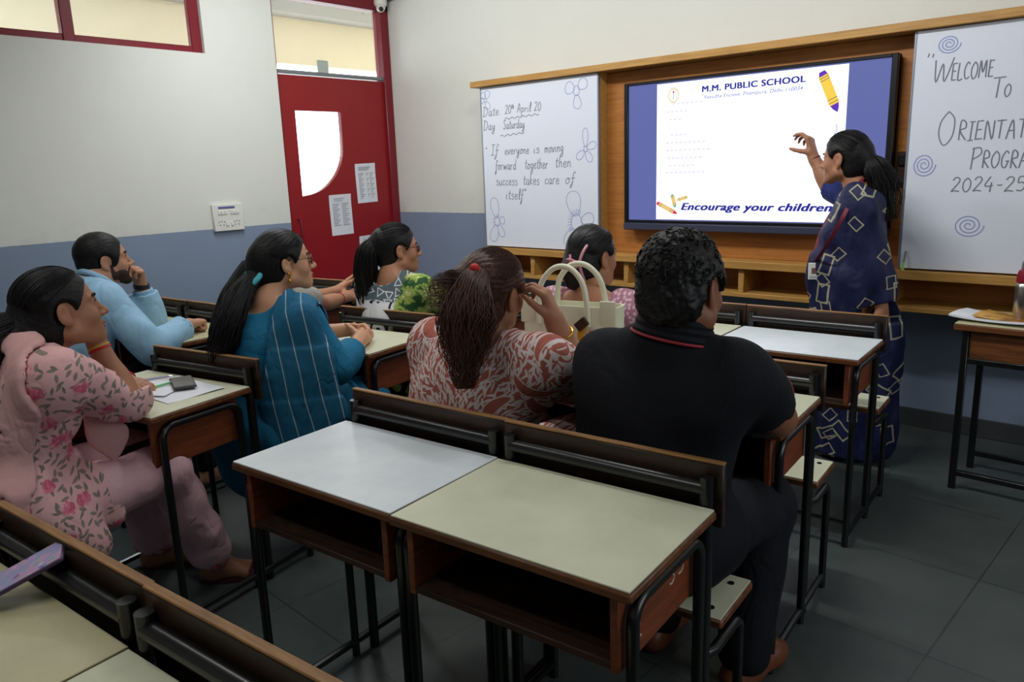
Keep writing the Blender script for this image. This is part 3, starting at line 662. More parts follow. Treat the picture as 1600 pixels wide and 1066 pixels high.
# ================================================================== sculpting with distance fields
def V(*a): return np.array(a, float)
def nrm(v): v = np.asarray(v, float); return v/np.linalg.norm(v)
class Field:
    def __init__(s, lo, hi, h, fine=()):
        s.ax = []
        for i in range(3):
            x, out = lo[i], []
            while x < hi[i]:
                out.append(x); st = h
                for c, r, hh in fine:
                    if c[i]-r-hh < x < c[i]+r: st = min(st, hh)
                x += st
            s.ax.append(np.array(out, np.float32))
        s.D = np.full([len(a) for a in s.ax], 1.0, np.float32)
    def sl(s, lo, hi):
        ix = []
        for i in range(3):
            a, b = np.searchsorted(s.ax[i], [lo[i], hi[i]]); ix.append(slice(max(0, a-1), b+1))
        X = s.ax[0][ix[0]][:, None, None]; Y = s.ax[1][ix[1]][None, :, None]; Z = s.ax[2][ix[2]][None, None, :]
        return tuple(ix), X, Y, Z
    def put(s, ix, d, k, op):
        if d.size == 0: return
        A = s.D[ix]
        if op == 'sub': d = -d; A = -A
        if op == 'int': d = -d; A = -A
        if k > 0:
            h = np.clip(.5+.5*(d-A)/k, 0, 1) if op != 'sub' else np.clip(.5+.5*(d-A)/k, 0, 1)
        if op == 'add':
            r = d*(1-h)+A*h-k*h*(1-h) if k > 0 else np.minimum(A, d)
        elif op == 'sub':   # A=-D , d=-dist ; result max(D, -dist)
            D0 = -A; dd = d
            if k > 0:
                h = np.clip(.5-.5*(dd-D0)/k, 0, 1); r = dd*(1-h)+D0*h+k*h*(1-h)
            else: r = np.maximum(D0, dd)
        s.D[ix] = r
    def cone(s, a, b, ra, rb=None, k=.02, flat=None, op='add'):
        rb = ra if rb is None else rb; a = np.asarray(a, float); b = np.asarray(b, float); m = max(ra, rb)*(max(1, flat[1]) if flat else 1)+k+.006
        ix, X, Y, Z = s.sl(np.minimum(a, b)-m, np.maximum(a, b)+m)
        px, py, pz = X-a[0], Y-a[1], Z-a[2]; ab = b-a
        if flat:
            n = nrm(flat[0]); q = 1/flat[1]-1; dn = (px*n[0]+py*n[1]+pz*n[2])*q
            px, py, pz = px+dn*n[0], py+dn*n[1], pz+dn*n[2]; ab = ab+q*np.dot(ab, n)*n
        t = np.clip((px*ab[0]+py*ab[1]+pz*ab[2])/max(1e-9, np.dot(ab, ab)), 0, 1)
        d = np.sqrt((px-t*ab[0])**2+(py-t*ab[1])**2+(pz-t*ab[2])**2)-(ra+t*(rb-ra))
        if flat: d = d*min(1, flat[1])
        s.put(ix, d.astype(np.float32), k, op)
    def ell(s, c, r, B=None, k=.02, op='add'):
        c = np.asarray(c, float); r = np.asarray(r, float); B = np.eye(3) if B is None else np.asarray(B)   # B columns = axes
        ext = np.sqrt(((B*r)**2).sum(1))+k+.006
        ix, X, Y, Z = s.sl(c-ext, c+ext); X, Y, Z = X-c[0], Y-c[1], Z-c[2]
        q = [(X*B[0, i]+Y*B[1, i]+Z*B[2, i]) for i in range(3)]
        k0 = np.sqrt(sum((q[i]/r[i])**2 for i in range(3))); k1 = np.sqrt(sum((q[i]/r[i]**2)**2 for i in range(3)))
        d = k0*(k0-1)/np.maximum(k1, 1e-6); d = np.where(k0 < 1e-4, -r.min(), d)
        s.put(ix, d.astype(np.float32), k, op)
    def cut(s, p, n, lo=None, hi=None, k=0.0):
        """remove everything on the +n side of the plane, inside the box lo..hi"""
        n = nrm(n); lo = [a[0] for a in s.ax] if lo is None else lo; hi = [a[-1] for a in s.ax] if hi is None else hi
        ix, X, Y, Z = s.sl(lo, hi); d = (X-p[0])*n[0]+(Y-p[1])*n[1]+(Z-p[2])*n[2]
        s.D[ix] = np.maximum(s.D[ix], d.astype(np.float32))
    def warp(s, f): 
        X = s.ax[0][:, None, None]; Y = s.ax[1][None, :, None]; Z = s.ax[2][None, None, :]; s.D += f(X, Y, Z).astype(np.float32)
    def mesh(s, name, mat, parent=None, off=(0, 0, 0), iters=1):
        D = s.D; I = D < 0; nx, ny, nz = D.shape
        I[0], I[-1], I[:, 0], I[:, -1], I[:, :, 0], I[:, :, -1] = [False]*6
        cnt = np.zeros((nx-1, ny-1, nz-1), np.uint8)
        for a in (0, 1):
            for b in (0, 1):
                for c in (0, 1): cnt += I[a:nx-1+a, b:ny-1+b, c:nz-1+c]
        cells = np.argwhere((cnt > 0) & (cnt < 8)); del cnt
        idx = np.full((nx-1, ny-1, nz-1), -1, np.int32); idx[tuple(cells.T)] = np.arange(len(cells))
        P = np.zeros((len(cells), 3)); W_ = np.zeros(len(cells))
        ax = s.ax; i, j, k = cells.T
        cor = {}
        for a in (0, 1):
            for b in (0, 1):
                for c in (0, 1): cor[a, b, c] = np.where(I[i+a, j+b, k+c], np.minimum(D[i+a, j+b, k+c], -1e-7), np.maximum(D[i+a, j+b, k+c], 1e-7)).astype(float)
        pos = lambda a, b, c: np.stack([ax[0][i+a], ax[1][j+b], ax[2][k+c]], 1).astype(float)
        for e in ((0, 0, 0, 1, 0, 0), (0, 1, 0, 1, 1, 0), (0, 0, 1, 1, 0, 1), (0, 1, 1, 1, 1, 1), (0, 0, 0, 0, 1, 0), (1, 0, 0, 1, 1, 0), (0, 0, 1, 0, 1, 1), (1, 0, 1, 1, 1, 1), (0, 0, 0, 0, 0, 1), (1, 0, 0, 1, 0, 1), (0, 1, 0, 0, 1, 1), (1, 1, 0, 1, 1, 1)):
            A, B = cor[e[:3]], cor[e[3:]]; m = (A < 0) != (B < 0); t = np.where(m, A/(A-B+1e-20), 0)[:, None]
            P += np.where(m[:, None], pos(*e[:3])*(1-t)+pos(*e[3:])*t, 0); W_ += m
        P /= W_[:, None]
        quads = []
        for axn in range(3):
            sh = [slice(1, -1)]*3; sA = list(sh); sB = list(sh); sA[axn] = slice(0, -1); sB[axn] = slice(1, None)
            m = I[tuple(sA)] != I[tuple(sB)]; g = np.argwhere(m); st = np.array([1, 1, 1]); st[axn] = 0; g = g+st
            ins = I[tuple(g.T)]; u, v = [(1, 2), (2, 0), (0, 1)][axn]; eu, ev = np.eye(3, dtype=int)[u], np.eye(3, dtype=int)[v]
            q = np.stack([idx[tuple((g-eu-ev).T)], idx[tuple((g-ev).T)], idx[tuple(g.T)], idx[tuple((g-eu).T)]], 1)
            q[~ins] = q[~ins][:, ::-1]; quads.append(q)
        Q = np.concatenate(quads); Q = Q[(Q >= 0).all(1)]
        for _ in range(iters):   # light relaxation
            src = Q.ravel(); dst = np.roll(Q, -1, 1).ravel(); n = np.maximum(np.bincount(src, minlength=len(P)), 1)
            P = P*.5+.5*np.stack([np.bincount(src, P[dst, a], len(P)) for a in range(3)], 1)/n[:, None]
        a, b, c, d = [P[Q[:, i]]-P.mean(0) for i in range(4)]
        if np.einsum('ij,ij->i', a, np.cross(b, c)).sum()+np.einsum('ij,ij->i', a, np.cross(c, d)).sum() < 0: Q = Q[:, ::-1].copy()
        return np_mesh(name, P-np.asarray(off), Q, mat, parent)
def np_mesh(name, P, Q, mat, parent=None):
    me = bpy.data.meshes.new(name); me.vertices.add(len(P)); me.vertices.foreach_set('co', P.astype(np.float32).ravel())
    me.loops.add(Q.size); me.loops.foreach_set('vertex_index', Q.astype(np.int32).ravel())
    me.polygons.add(len(Q)); me.polygons.foreach_set('loop_start', np.arange(0, Q.size, Q.shape[1], dtype=np.int32))
    me.polygons.foreach_set('use_smooth', [True]*len(Q)); me.update(calc_edges=True); me.validate()
    if mat: me.materials.append(mat)
    return link(name, me, parent)

# ------------------------------------------------------------------ people
def basis(f, roll=0.0, pitch=0.0):
    """columns right, forward, up for a heading f (x, y), pitch up and roll to the right in degrees"""
    f = nrm((f[0], f[1], 0)); p = math.radians(pitch); fw = f*math.cos(p)+V(0, 0, math.sin(p)); r = np.cross(f, (0, 0, 1)); up = np.cross(r, fw)
    q = math.radians(roll); r2 = r*math.cos(q)-up*math.sin(q); u2 = up*math.cos(q)+r*math.sin(q)
    return np.stack([r2, fw, u2], 1)
class Head:
    def __init__(s, c, f, pitch=0, roll=0, size=1.0): s.c = np.asarray(c, float); s.B = basis(f, roll, pitch); s.s = size
    def w(s, *p): return s.c+s.B@(np.array(p, float)*s.s)
    def M(s): 
        m = Matrix([list(r) for r in s.B]).to_4x4(); m.translation = s.c; return m
def sculpt_head(F, h, male=False, chub=1.0):
    s = h.s; B = h.B; E = lambda c, r, k=.02, op='add', BB=None: F.ell(h.w(*c), np.array(r)*s, B if BB is None else BB, k*s, op)
    C = lambda a, b, ra, rb, k=.015, op='add': F.cone(h.w(*a), h.w(*b), ra*s, rb*s, k*s, None, op)
    E((0, -.018, .030), (.074, .094, .080), .01)
    E((0, .020, -.018), (.063*chub, .064, .086), .03)
    for x in (-1, 1):
        E((x*.034*chub, .046, -.036), (.028*chub, .030, .030), .02)
        C((x*.052*chub, -.002, -.068), (x*.016, .060, -.099), .021*chub, .017, .03)
        C((x*.014, .079, .018), (x*.045, .062, .015), .0065, .006, .014)
    E((0, .070, -.101), (.021, .018, .017), .018); E((0, .066, -.068), (.029, .022, .028), .022)
    C((0, .078, .006), (0, .100, -.032), .0085, .0100, .014); E((0, .1035, -.0355), (.0115, .0105, .0105), .008)
    for x in (-1, 1):
        E((x*.0125, .091, -.0395), (.0085, .0105, .0080), .006)
        E((x*.031, .0865, -.001), (.018, .013, .0125), .014, 'sub')
        E((x*.031, .0665, -.001), (.0152, .0148, .0148), .004)
        E((x*.031, .083, -.002), (.0135, .013, .0048), .002, 'sub')
        # ear
        eb = h.B@np.array([[math.cos(.35*x), -math.sin(.35*x), 0], [math.sin(.35*x), math.cos(.35*x), 0], [0, 0, 1]])
        E((x*.079, -.014, -.012), (.0075, .0185, .0305), .007, 'add', eb); E((x*.075, -.006, -.036), (.007, .009, .012), .008)
        E((x*.0895, -.011, -.008), (.0075, .0105, .0180), .004, 'sub', eb)
    C((-.019, .079, -.0665), (0, .0885, -.0645), .0045, .0055, .006); C((.019, .079, -.0665), (0, .0885, -.0645), .0045, .0055, .006)
    C((-.016, .078, -.0770), (.016, .078, -.0770), .0055, .0055, .006); E((0, .084, -.0765), (.012, .0055, .0055), .005)
    E((0, .0935, -.0705), (.020, .006, .0011), .002, 'sub')
def sculpt_hand(F, w, d, n, side, curls=(20, 25, 30, 35), thumb=(.55, .75, .25, 15), size=1.0, spread=.10, r=1.0):
    w = np.asarray(w, float); d = nrm(d); n = np.asarray(n, float); n = nrm(n-np.dot(n, d)*d); s = np.cross(d, n)*(1 if side == 'R' else -1); z = size
    F.cone(w-d*.02*z, w+d*.03*z, .024*z*r, .026*z*r, .02, (n, .72))
    for i, (ln, sx, fl) in enumerate(((.088, .026, .93), (.092, .009, 1.0), (.087, -.009, .95), (.078, -.0255, .76))):
        k = w+(d*ln+s*sx)*z; F.cone(w+d*.018*z+s*sx*.55*z, k, .0135*z*r, .0105*z*r, .014*z)
        a = 0.0; p = k; dr = nrm(d+s*spread*(sx/.02))
        cs = curls[i]; cs = (cs, cs*1.15, cs*.7) if not isinstance(cs, (tuple, list)) else cs
        for L, rr, c in zip((.043, .027, .021), ((.0100, .0092), (.0090, .0080), (.0078, .0062)), cs):
            a += math.radians(c); q = p+(dr*math.cos(a)+n*math.sin(a))*L*fl*z
            F.cone(p, q, rr[0]*z*r, rr[1]*z*r, .0035*z); p = q
    ta, ts, tn, tc = thumb; p = w+(d*.022+s*.022+n*.006)*z; dr = nrm(d*ta+s*ts+n*tn); bend = nrm(d*.8+n*.5-s*.2)
    for i, (L, r0, r1) in enumerate(((.042, .0150, .0118), (.032, .0112, .0100), (.025, .0098, .0072))):
        q = p+dr*L*z; F.cone(p, q, r0*z*r, r1*z*r, .012*z if i == 0 else .004*z); p = q
        a = math.radians(tc); dr = nrm(dr*math.cos(a)+bend*math.sin(a))
class Person:
    """joints in world metres; body, clothes and hair are sculpted from them"""
    def __init__(s, label, base, J, head, fem=True, fat=1.0, arm=1.0, skin='skin', group=None):
        s.J = {k: np.asarray(v, float) for k, v in J.items()}; s.h = head; s.fem, s.fat, s.arm = fem, fat, arm; s.skin = skin; s.base = V(*base)
        s.root = thing('person', label, 'person', base, 0, group)
        j = s.J; s.U = nrm(j['N']-j['P']); s.R = nrm(j['SR']-j['SL']); s.R = nrm(s.R-np.dot(s.R, s.U)*s.U); s.Fw = np.cross(s.U, s.R)
        s.TB = np.stack([s.R, s.Fw, s.U], 1)
        hr = j.get('hipdir', s.R); hr = nrm(V(hr[0], hr[1], 0))
        s.HR, s.HL = j['P']+hr*.085*fat**.5, j['P']-hr*.085*fat**.5; s.hr = hr; s.hf = np.cross((0, 0, 1), hr)
        pts = np.array([v for k, v in s.J.items() if k != 'hipdir']+[s.h.c]); s.lo, s.hi = pts.min(0)-.26, pts.max(0)+.26; s.lo[2] = max(s.lo[2], -.02)
    def torso(s, F, o=0.0, low=True, bust=True):
        j, f, B = s.J, s.fat, s.TB; R, Fw, U = s.R, s.Fw, s.U; w = abs(np.dot(j['SR']-j['SL'], R))
        F.ell(j['P']+U*.03, (.160*f+o, .118*f+o, .125+o), B, .04); m = (j['P']+j['C'])/2
        F.ell(m+Fw*.01*f, (.138*f+o, .112*f+o, .15+o), B, .05); F.ell(j['C'], (.150*f+o, .108*f**.8+o, .17+o), B, .05)
        if s.fem and bust:
            for x in (-1, 1): F.ell(j['C']+Fw*(.085*f)+R*x*.068+U*.0, (.058*f+o, .052+o, .058+o), B, .04)
        for S_ in ('SL', 'SR'):
            F.cone(j['N']-U*.07, j[S_]-U*.012, .062+o, .055*s.arm+o, .05); F.cone(j['N']+U*.01-Fw*.012, j['N']*.35+j[S_]*.65+U*.0, .046+o, .036+o, .05)
            F.cone(j['C']+U*.02+(j[S_]-j['N'])*.55, j[S_]-U*.02, .075*f**.5+o, .055*s.arm+o, .05)
        if low:
            for x in (-1, 1): F.ell(j['P']-s.hf*.045+s.hr*x*.075*f-V(0, 0, .02), (.095*f+o, .095*f+o, .085+o), np.stack([s.hr, s.hf, V(0, 0, 1)], 1), .04)
    def arm_part(s, F, side, o=0.0, t0=0.0, t1=1.0, o1=None):
        """t 0..1 upper arm, 1..2 forearm"""
        j, a = s.J, s.arm; S_, E, Wr = j['S'+side], j['E'+side], j['W'+side]; o1 = o if o1 is None else o1
        ru = lambda t: (.053+(.042-.053)*t)*a; rf = lambda t: (.043+(.0265-.043)*t)*(a**.5)
        if t0 < 1: 
            b = min(1, t1); F.cone(S_+(E-S_)*t0, S_+(E-S_)*b, ru(t0)+o, ru(b)+(o1 if t1 <= 1 else o), .02)
        if t1 > 1:
            b = t1-1; F.cone(E, E+(Wr-E)*b, rf(0)+o, rf(b)+o1, .015)
            if b > .5: F.ell(E+(Wr-E)*.28, (.041*a**.5+o, .041*a**.5+o, .075+o), np.stack([nrm(np.cross(Wr-E, s.R+.01)), nrm(np.cross(np.cross(Wr-E, s.R+.01), Wr-E)), nrm(Wr-E)], 1), .02)
    def leg(s, F, side, o=0.0, k=.03, shin=1.0, calf=True, o1=None):
        j, f = s.J, s.fat**.7; H = s.HR if side == 'R' else s.HL; K, A = j['K'+side], j['A'+side]; o1 = o if o1 is None else o1
        F.cone(H, K, .088*f+o, .060*f+o, k)
        F.cone(K, K+(A-K)*shin, .057*f+o, (.036+(.057-.036)*(1-shin))*f+o1, k)
        if calf: F.ell(K+(A-K)*.32-s.hf*.012, (.05*f+o, .055*f+o, .11+o), None, .03)
    def foot(s, F, side, d, o=0.0, toes=True):
        A = s.J['A'+side]; d = nrm((d[0], d[1], 0)); l = np.cross((0, 0, 1), d); z0 = A[2]-.075
        heel = V(A[0], A[1], z0+.032)-d*.03; ball = V(A[0], A[1], z0+.022)+d*.105
        F.cone(A, heel+d*.02, .036+o, .034+o, .03); F.cone(heel, ball, .031+o, .026+o, .03); F.cone(A+d*.02-V(0, 0, .02), ball, .03+o, .022+o, .03)
        F.cone(ball-l*.022, ball+l*.022, .021+o, .021+o, .02)
        if toes:
            sg = 1 if side == 'R' else -1
            for i, (x, L, r) in enumerate(((.030, .045, .0125), (.013, .044, .0095), (-.001, .040, .009), (-.014, .034, .0085), (-.027, .026, .008))): 
                b = ball+l*x*sg; F.cone(b, b+d*L-V(0, 0, .008), r+.002+o, r+o, .006)
        else: F.cone(ball, ball+d*.05-V(0, 0, .002), .027+o, .022+o, .03, (V(0, 0, 1), .85))
    def body(s, hands=(), feet=(), neck=.052, male=False, chub=1.0, mat=None, hres=.0030, legs=True):
        fine = [(s.h.c+s.h.B@V(0, .01, -.02)*s.h.s, .135*s.h.s, hres)]
        for hd in hands: fine.append((np.asarray(hd['w'])+nrm(hd['d'])*.07, .085, .0038))
        F = Field(s.lo, s.hi, .010, fine)
        s.torso(F, -.008)
        for sd in 'LR':
            s.arm_part(F, sd, 0, 0, 2.0)
            if legs: s.leg(F, sd, -.004)
        for sd, d, toes in feet: s.foot(F, sd, d, 0, toes)
        j = s.J; h = s.h
        F.cone(j['N']-s.U*.02, h.w(0, -.022, -.055), neck*1.12, neck*.96, .03); F.cone(j['N'], h.w(0, -.03, -.03), neck, neck, .02)
        sculpt_head(F, h, male, chub)
        for hd in hands: sculpt_hand(F, **hd)
        ob = F.mesh('body', M[mat or s.skin], s.root, s.base); del F
        s.face(); return ob
    def place(s, o, M_=None):
        if M_ is None: M_ = s.h.M()
        m = M_.copy(); m.translation = m.translation-Vector(s.base); o.matrix_basis = m; return o
    def face(s, lips='lips'):
        k = s.h.s
        for x in (-1, 1):
            e = MB().ball((0, 0, 0), .0128*k, 20).build('eye', M['eye'], s.root); m = s.h.M(); m.translation = Vector(s.h.w(x*.031, .0668, -.0012)); s.place(e, m)
            q = MB(); P = [(x*.012, .0865, .0165), (x*.022, .086, .0205), (x*.034, .0815, .0215), (x*.047, .069, .0165)]
            q.tube([Vector(p)*k for p in smooth_poly(P, 4)], [.0030*k, .0036*k]+[.0038*k]*8+[.0028*k, .002*k, .0012*k], 8); s.place(q.build('eyebrow', M['hair_black'], s.root))
            q = MB(); P = [(x*.018, .0805, .0028), (x*.031, .0835, .0052), (x*.044, .076, .0016)]
            q.tube([Vector(p)*k for p in smooth_poly(P, 4)], .0011*k, 6); s.place(q.build('eyelashes', M['hair_black'], s.root))
        q = MB()
        up = smooth_poly([(-.021, .0800, -.0695), (-.012, .0885, -.0665), (-.004, .0925, -.0655), (0, .0923, -.0665), (.004, .0925, -.0655), (.012, .0885, -.0665), (.021, .0800, -.0695)], 4)
        q.tube([Vector(p)*k for p in up], [.0016*k]+[.0042*k]*(len(up)-2)+[.0016*k], 8)
        s.place(q.build('lips', M[lips], s.root)); q = MB()
        lo = smooth_poly([(-.019, .0800, -.0715), (-.010, .0880, -.0755), (0, .0905, -.0768), (.010, .0880, -.0755), (.019, .0800, -.0715)], 4)
        q.tube([Vector(p)*k for p in lo], [.0016*k]+[.0048*k]*(len(lo)-2)+[.0016*k], 8); s.place(q.build('lips', M[lips], s.root))
    # ---- clothes
    def cloth_field(s, h=.0075, lo=None, hi=None): return Field(s.lo if lo is None else lo, s.hi if hi is None else hi, h)
    def neck_cut(s, F, front=.05, back=.0, r=.085, depth=.10):
        """scoop the neckline"""
        j = s.J; F.cone(j['N']+s.U*(.05)-s.Fw*.0, j['N']+s.U*.25, r, r, .012, None, 'sub')
        if front: F.ell(j['N']+s.Fw*.06+s.U*.01, (r*.8, .08, front+.03), s.TB, .012, 'sub')
        if back: F.ell(j['N']-s.Fw*.06+s.U*.02, (r*1.05, .08, back+.03), s.TB, .012, 'sub')
    def hollow(s, F, side, t, r):
        """open the sleeve end at t (0..2)"""
        j = s.J; S_, E, Wr = j['S'+side], j['E'+side], j['W'+side]
        p, d = (S_+(E-S_)*t, nrm(E-S_)) if t <= 1 else (E+(Wr-E)*(t-1), nrm(Wr-E))
        F.cut(p, d, p-d*.0-.075, p+d*.0+.075); F.cone(p-d*.012, p+d*.06, r-.004, r-.004, .002, None, 'sub')
    def drape(s, base_F, pts, rad, name, mat, off=.006, th=.0045, amp=0.0, extra=None, seed=0):
        """a length of cloth lying on the garment already sculpted in base_F, along pts"""
        F = Field.__new__(Field); F.ax = base_F.ax; F.D = np.full_like(base_F.D, 1.0)
        for i in range(len(pts)-1): F.cone(pts[i], pts[i+1], rad[i], rad[i+1], .012)
        F.D = np.maximum(np.abs(base_F.D-off)-th, F.D)
        if extra: extra(F)
        if amp: s.folds(F, amp, seed, 1.4)
        return F.mesh(name, M[mat], s.root, s.base)
    def folds(s, F, amp=.003, seed=0, freq=1.0):
        rg = np.random.RandomState(seed); W_ = [(rg.normal(size=3)*V(26, 26, 16)*freq, rg.uniform(0, 6.28)) for _ in range(5)]; b = s.base
        def f(X, Y, Z):
            r = 0
            for w_, p in W_: r = r+np.sin((X-b[0])*w_[0]+(Y-b[1])*w_[1]+(Z-b[2])*w_[2]+p+1.3*np.sin((X-b[0])*9+(Z-b[2])*7+p))
            return amp*.45*r
        F.warp(f)
    # ---- hair
    def hair_cap(s, mat, o=0.0, line=(.072, .066), tilt=(.80, -.60), low=.0, curl=0.0, groove=.0006, extra=(), name='hair', seed=0, ears=True, cutlow=True):
        h, k = s.h, s.h.s; ps = [h.c-.2*k, h.c+.2*k]+[np.asarray(e[0])-.12 for e in extra]+[np.asarray(e[1])-.12 for e in extra]
        pm = [h.c+.2*k]+[np.asarray(e[0])+.12 for e in extra]+[np.asarray(e[1])+.12 for e in extra]
        F = Field(np.min(ps, 0), np.max(pm, 0), .0055, [(h.c, .13*k, .0042)])
        E = lambda c, r, kk=.02, op='add': F.ell(h.w(*c), (np.array(r)+o)*k, h.B, kk*k, op)
        E((0, -.020, .033), (.0805, .0995, .0865), .01); E((0, -.050, -.035-low*.5), (.070, .062, .060+low), .03)
        if ears:
            for x in (-1, 1): E((x*.052, .000, .005), (.030, .055, .05), .02)
        n = h.B@nrm(V(0, tilt[0], tilt[1])); F.cut(h.w(0, line[0], line[1]), n)
        for x in (-1, 1):
            if ears: E((x*.086, -.006, -.018), (.024, .030, .040), .012, 'sub')
        if cutlow: F.cut(h.w(0, 0, -.088-low), h.B@nrm(V(0, .35, -1)))
        for e in extra: F.cone(e[0], e[1], e[2], e[3], e[4] if len(e) > 4 else .03, e[5] if len(e) > 5 else None)
        Bi, c = h.B, h.c
        def f(X, Y, Z):
            x = ((X-c[0])*Bi[0, 0]+(Y-c[1])*Bi[1, 0]+(Z-c[2])*Bi[2, 0])/k; y = ((X-c[0])*Bi[0, 1]+(Y-c[1])*Bi[1, 1]+(Z-c[2])*Bi[2, 1])/k; z = ((X-c[0])*Bi[0, 2]+(Y-c[1])*Bi[1, 2]+(Z-c[2])*Bi[2, 2])/k
            r = 0
            if groove: ph = np.arctan2(x, z+.02); r = r+groove*(np.sin(ph*46+5*np.sin(y*30)+seed)+.6*np.sin(ph*81+y*25))
            if curl: r = r+curl*(np.sin(x*210+3*np.sin(z*130))*np.sin(y*190+2*np.sin(x*120))*np.sin(z*200+seed)+.6*np.sin(x*90+y*110)*np.sin(z*95))
            return r
        F.warp(f); return F.mesh(name, M[mat], s.root, s.base)
    def tail(s, pts, rad, mat, n=130, seed=0, name='ponytail', thick=.0022, fray=.25, core=True, wav=.006, parent=None, flat=None):
        """a bundle of strands along a path"""
        rg = np.random.RandomState(seed); P = np.array([list(p) for p in smooth_poly([tuple(p) for p in pts], 6)]); m = len(P)
        R_ = np.interp(np.linspace(0, 1, m), np.linspace(0, 1, len(rad)), rad); T = np.gradient(P, axis=0); T /= np.linalg.norm(T, axis=1)[:, None]
        up = V(.3, .2, 1) if abs(T[m//2][2]) < .8 else V(1, .2, .1); A = np.cross(T, up); A /= np.linalg.norm(A, axis=1)[:, None]; B = np.cross(T, A)
        vs, fs = [], []
        def add(path, r):
            b = sum(len(v) for v in vs); q = len(path); ang = np.linspace(0, 2*np.pi, 5)[:4]
            t = np.gradient(path, axis=0); t /= np.linalg.norm(t, axis=1)[:, None]+1e-9; a = np.cross(t, V(.31, .52, .2)); a /= np.linalg.norm(a, axis=1)[:, None]+1e-9; c = np.cross(t, a)
            ring = path[:, None, :]+r[:, None, None]*(np.cos(ang)[None, :, None]*a[:, None, :]+np.sin(ang)[None, :, None]*c[:, None, :]); vs.append(ring.reshape(-1, 3))
            i = np.arange(q-1)[:, None]*4+np.arange(4)[None]; i2 = np.arange(q-1)[:, None]*4+(np.arange(4)[None]+1) % 4
            fs.append(np.stack([i, i2, i2+4, i+4], 2).reshape(-1, 4)+b)
        for q in range(n):
            ph, rr = rg.uniform(0, 6.28), (1.0 if q < n*.75 else rg.uniform(.3, 1)); end = m if q < n*.6 else int(m*rg.uniform(.72, 1)); end = max(end, 5)
            tt = np.linspace(0, 1, m); w_ = wav*np.sin(tt*rg.uniform(8, 22)+ph*3)*tt; fr_ = 1+fray*rg.normal()*tt**2
            x = rr*R_*fr_*math.cos(ph)+w_; y = rr*R_*fr_*math.sin(ph)+w_*.6
            path = P+A*x[:, None]+B*y[:, None]*(flat or 1.0); path = path[:end]
            add(path, thick*np.linspace(1.1, .35, end)*rg.uniform(.7, 1.3))
        ob = np_mesh(name, np.concatenate(vs)-s.base, np.concatenate(fs), M[mat], parent or s.root)
        if core:
            q = MB(); q.tube([Vector(p) for p in P[:int(m*.86)]], [float(r)*.92*(1-.55*max(0, i/(m*.86)-.55)/.45) for i, r in enumerate(R_[:int(m*.86)])], 14)
            for v in q.bm.verts: pass
            q.build('ponytail_core', M[mat], ob, off=s.base)
        return ob
    def strands(s, mat, tie=(0, -.115, -.03), o=0.0, n=260, seed=0, el0=44, el1=9, name='hair_strands', amax=112):
        """combed strands lying on the cap from the hairline to the tie"""
        h, rg = s.h, np.random.RandomState(seed); c = V(0, -.020, .033); R_ = V(.0805, .0995, .0865)+o; e = nrm((V(*tie)-c)/R_); q = []; f = []
        for i in range(n):
            u = rg.uniform(-1, 1); az = math.radians(u*amax); el = math.radians(el0+(el1-el0)*abs(u)**1.3-rg.uniform(-1, 3)); d0 = V(math.sin(az)*math.cos(el), math.cos(az)*math.cos(el), math.sin(el))
            om = math.acos(max(-1, min(1, float(np.dot(d0, e))))); m = 14; P = []
            lift = rg.uniform(1.0, 1.016); w1 = rg.uniform(-.03, .03)
            for t in np.linspace(0, rg.uniform(.75, 1), m):
                d = (math.sin((1-t)*om)*d0+math.sin(t*om)*e)/max(1e-6, math.sin(om)); d = nrm(d+V(0, 0, .10*math.sin(math.pi*t)*abs(u))+w1*math.sin(math.pi*t)); P.append(h.w(*(c+R_*d*(.997+(lift-1)*math.sin(math.pi*min(1, t+.12))))))
            P = np.array(P); T_ = np.gradient(P, axis=0); a = np.cross(T_, V(.2, .3, .9)); a /= np.linalg.norm(a, axis=1)[:, None]+1e-9; b = np.cross(T_, a); b /= np.linalg.norm(b, axis=1)[:, None]+1e-9
            r = .0010*np.linspace(.5, 1.1, m)[:, None]; base = len(q)*m*3
            q.append(np.stack([P+a*r, P-a*r*.5+b*r*.87, P-a*r*.5-b*r*.87], 1).reshape(-1, 3)); k = np.arange(m-1)
            for j in range(3): f.append(np.stack([k*3+j, k*3+(j+1) % 3, k*3+3+(j+1) % 3, k*3+3+j], 1)+base)
        return np_mesh(name, np.concatenate(q)-s.base, np.concatenate(f), M[mat], s.root)
    def part(s, q, name, mat, parent=None): return q.build(name, M[mat], parent or s.root, off=s.base)
    def band(s, c, d, r, th, name, mat, wide=1.0, flat=1.0):
        """a bangle or strap around a limb at c with axis d"""
        d = nrm(d); a = nrm(np.cross(d, V(.3, .5, .8))); b = np.cross(d, a); q = MB()
        for w_ in np.linspace(-(wide-1)*th, (wide-1)*th, max(1, int(wide*2-1))): q.tube([Vector(c+d*w_+a*r*math.cos(t)+b*r*flat*math.sin(t)) for t in [i/20*6.2832 for i in range(20)]], th, 8, closed=True)
        return s.part(q, name, mat)
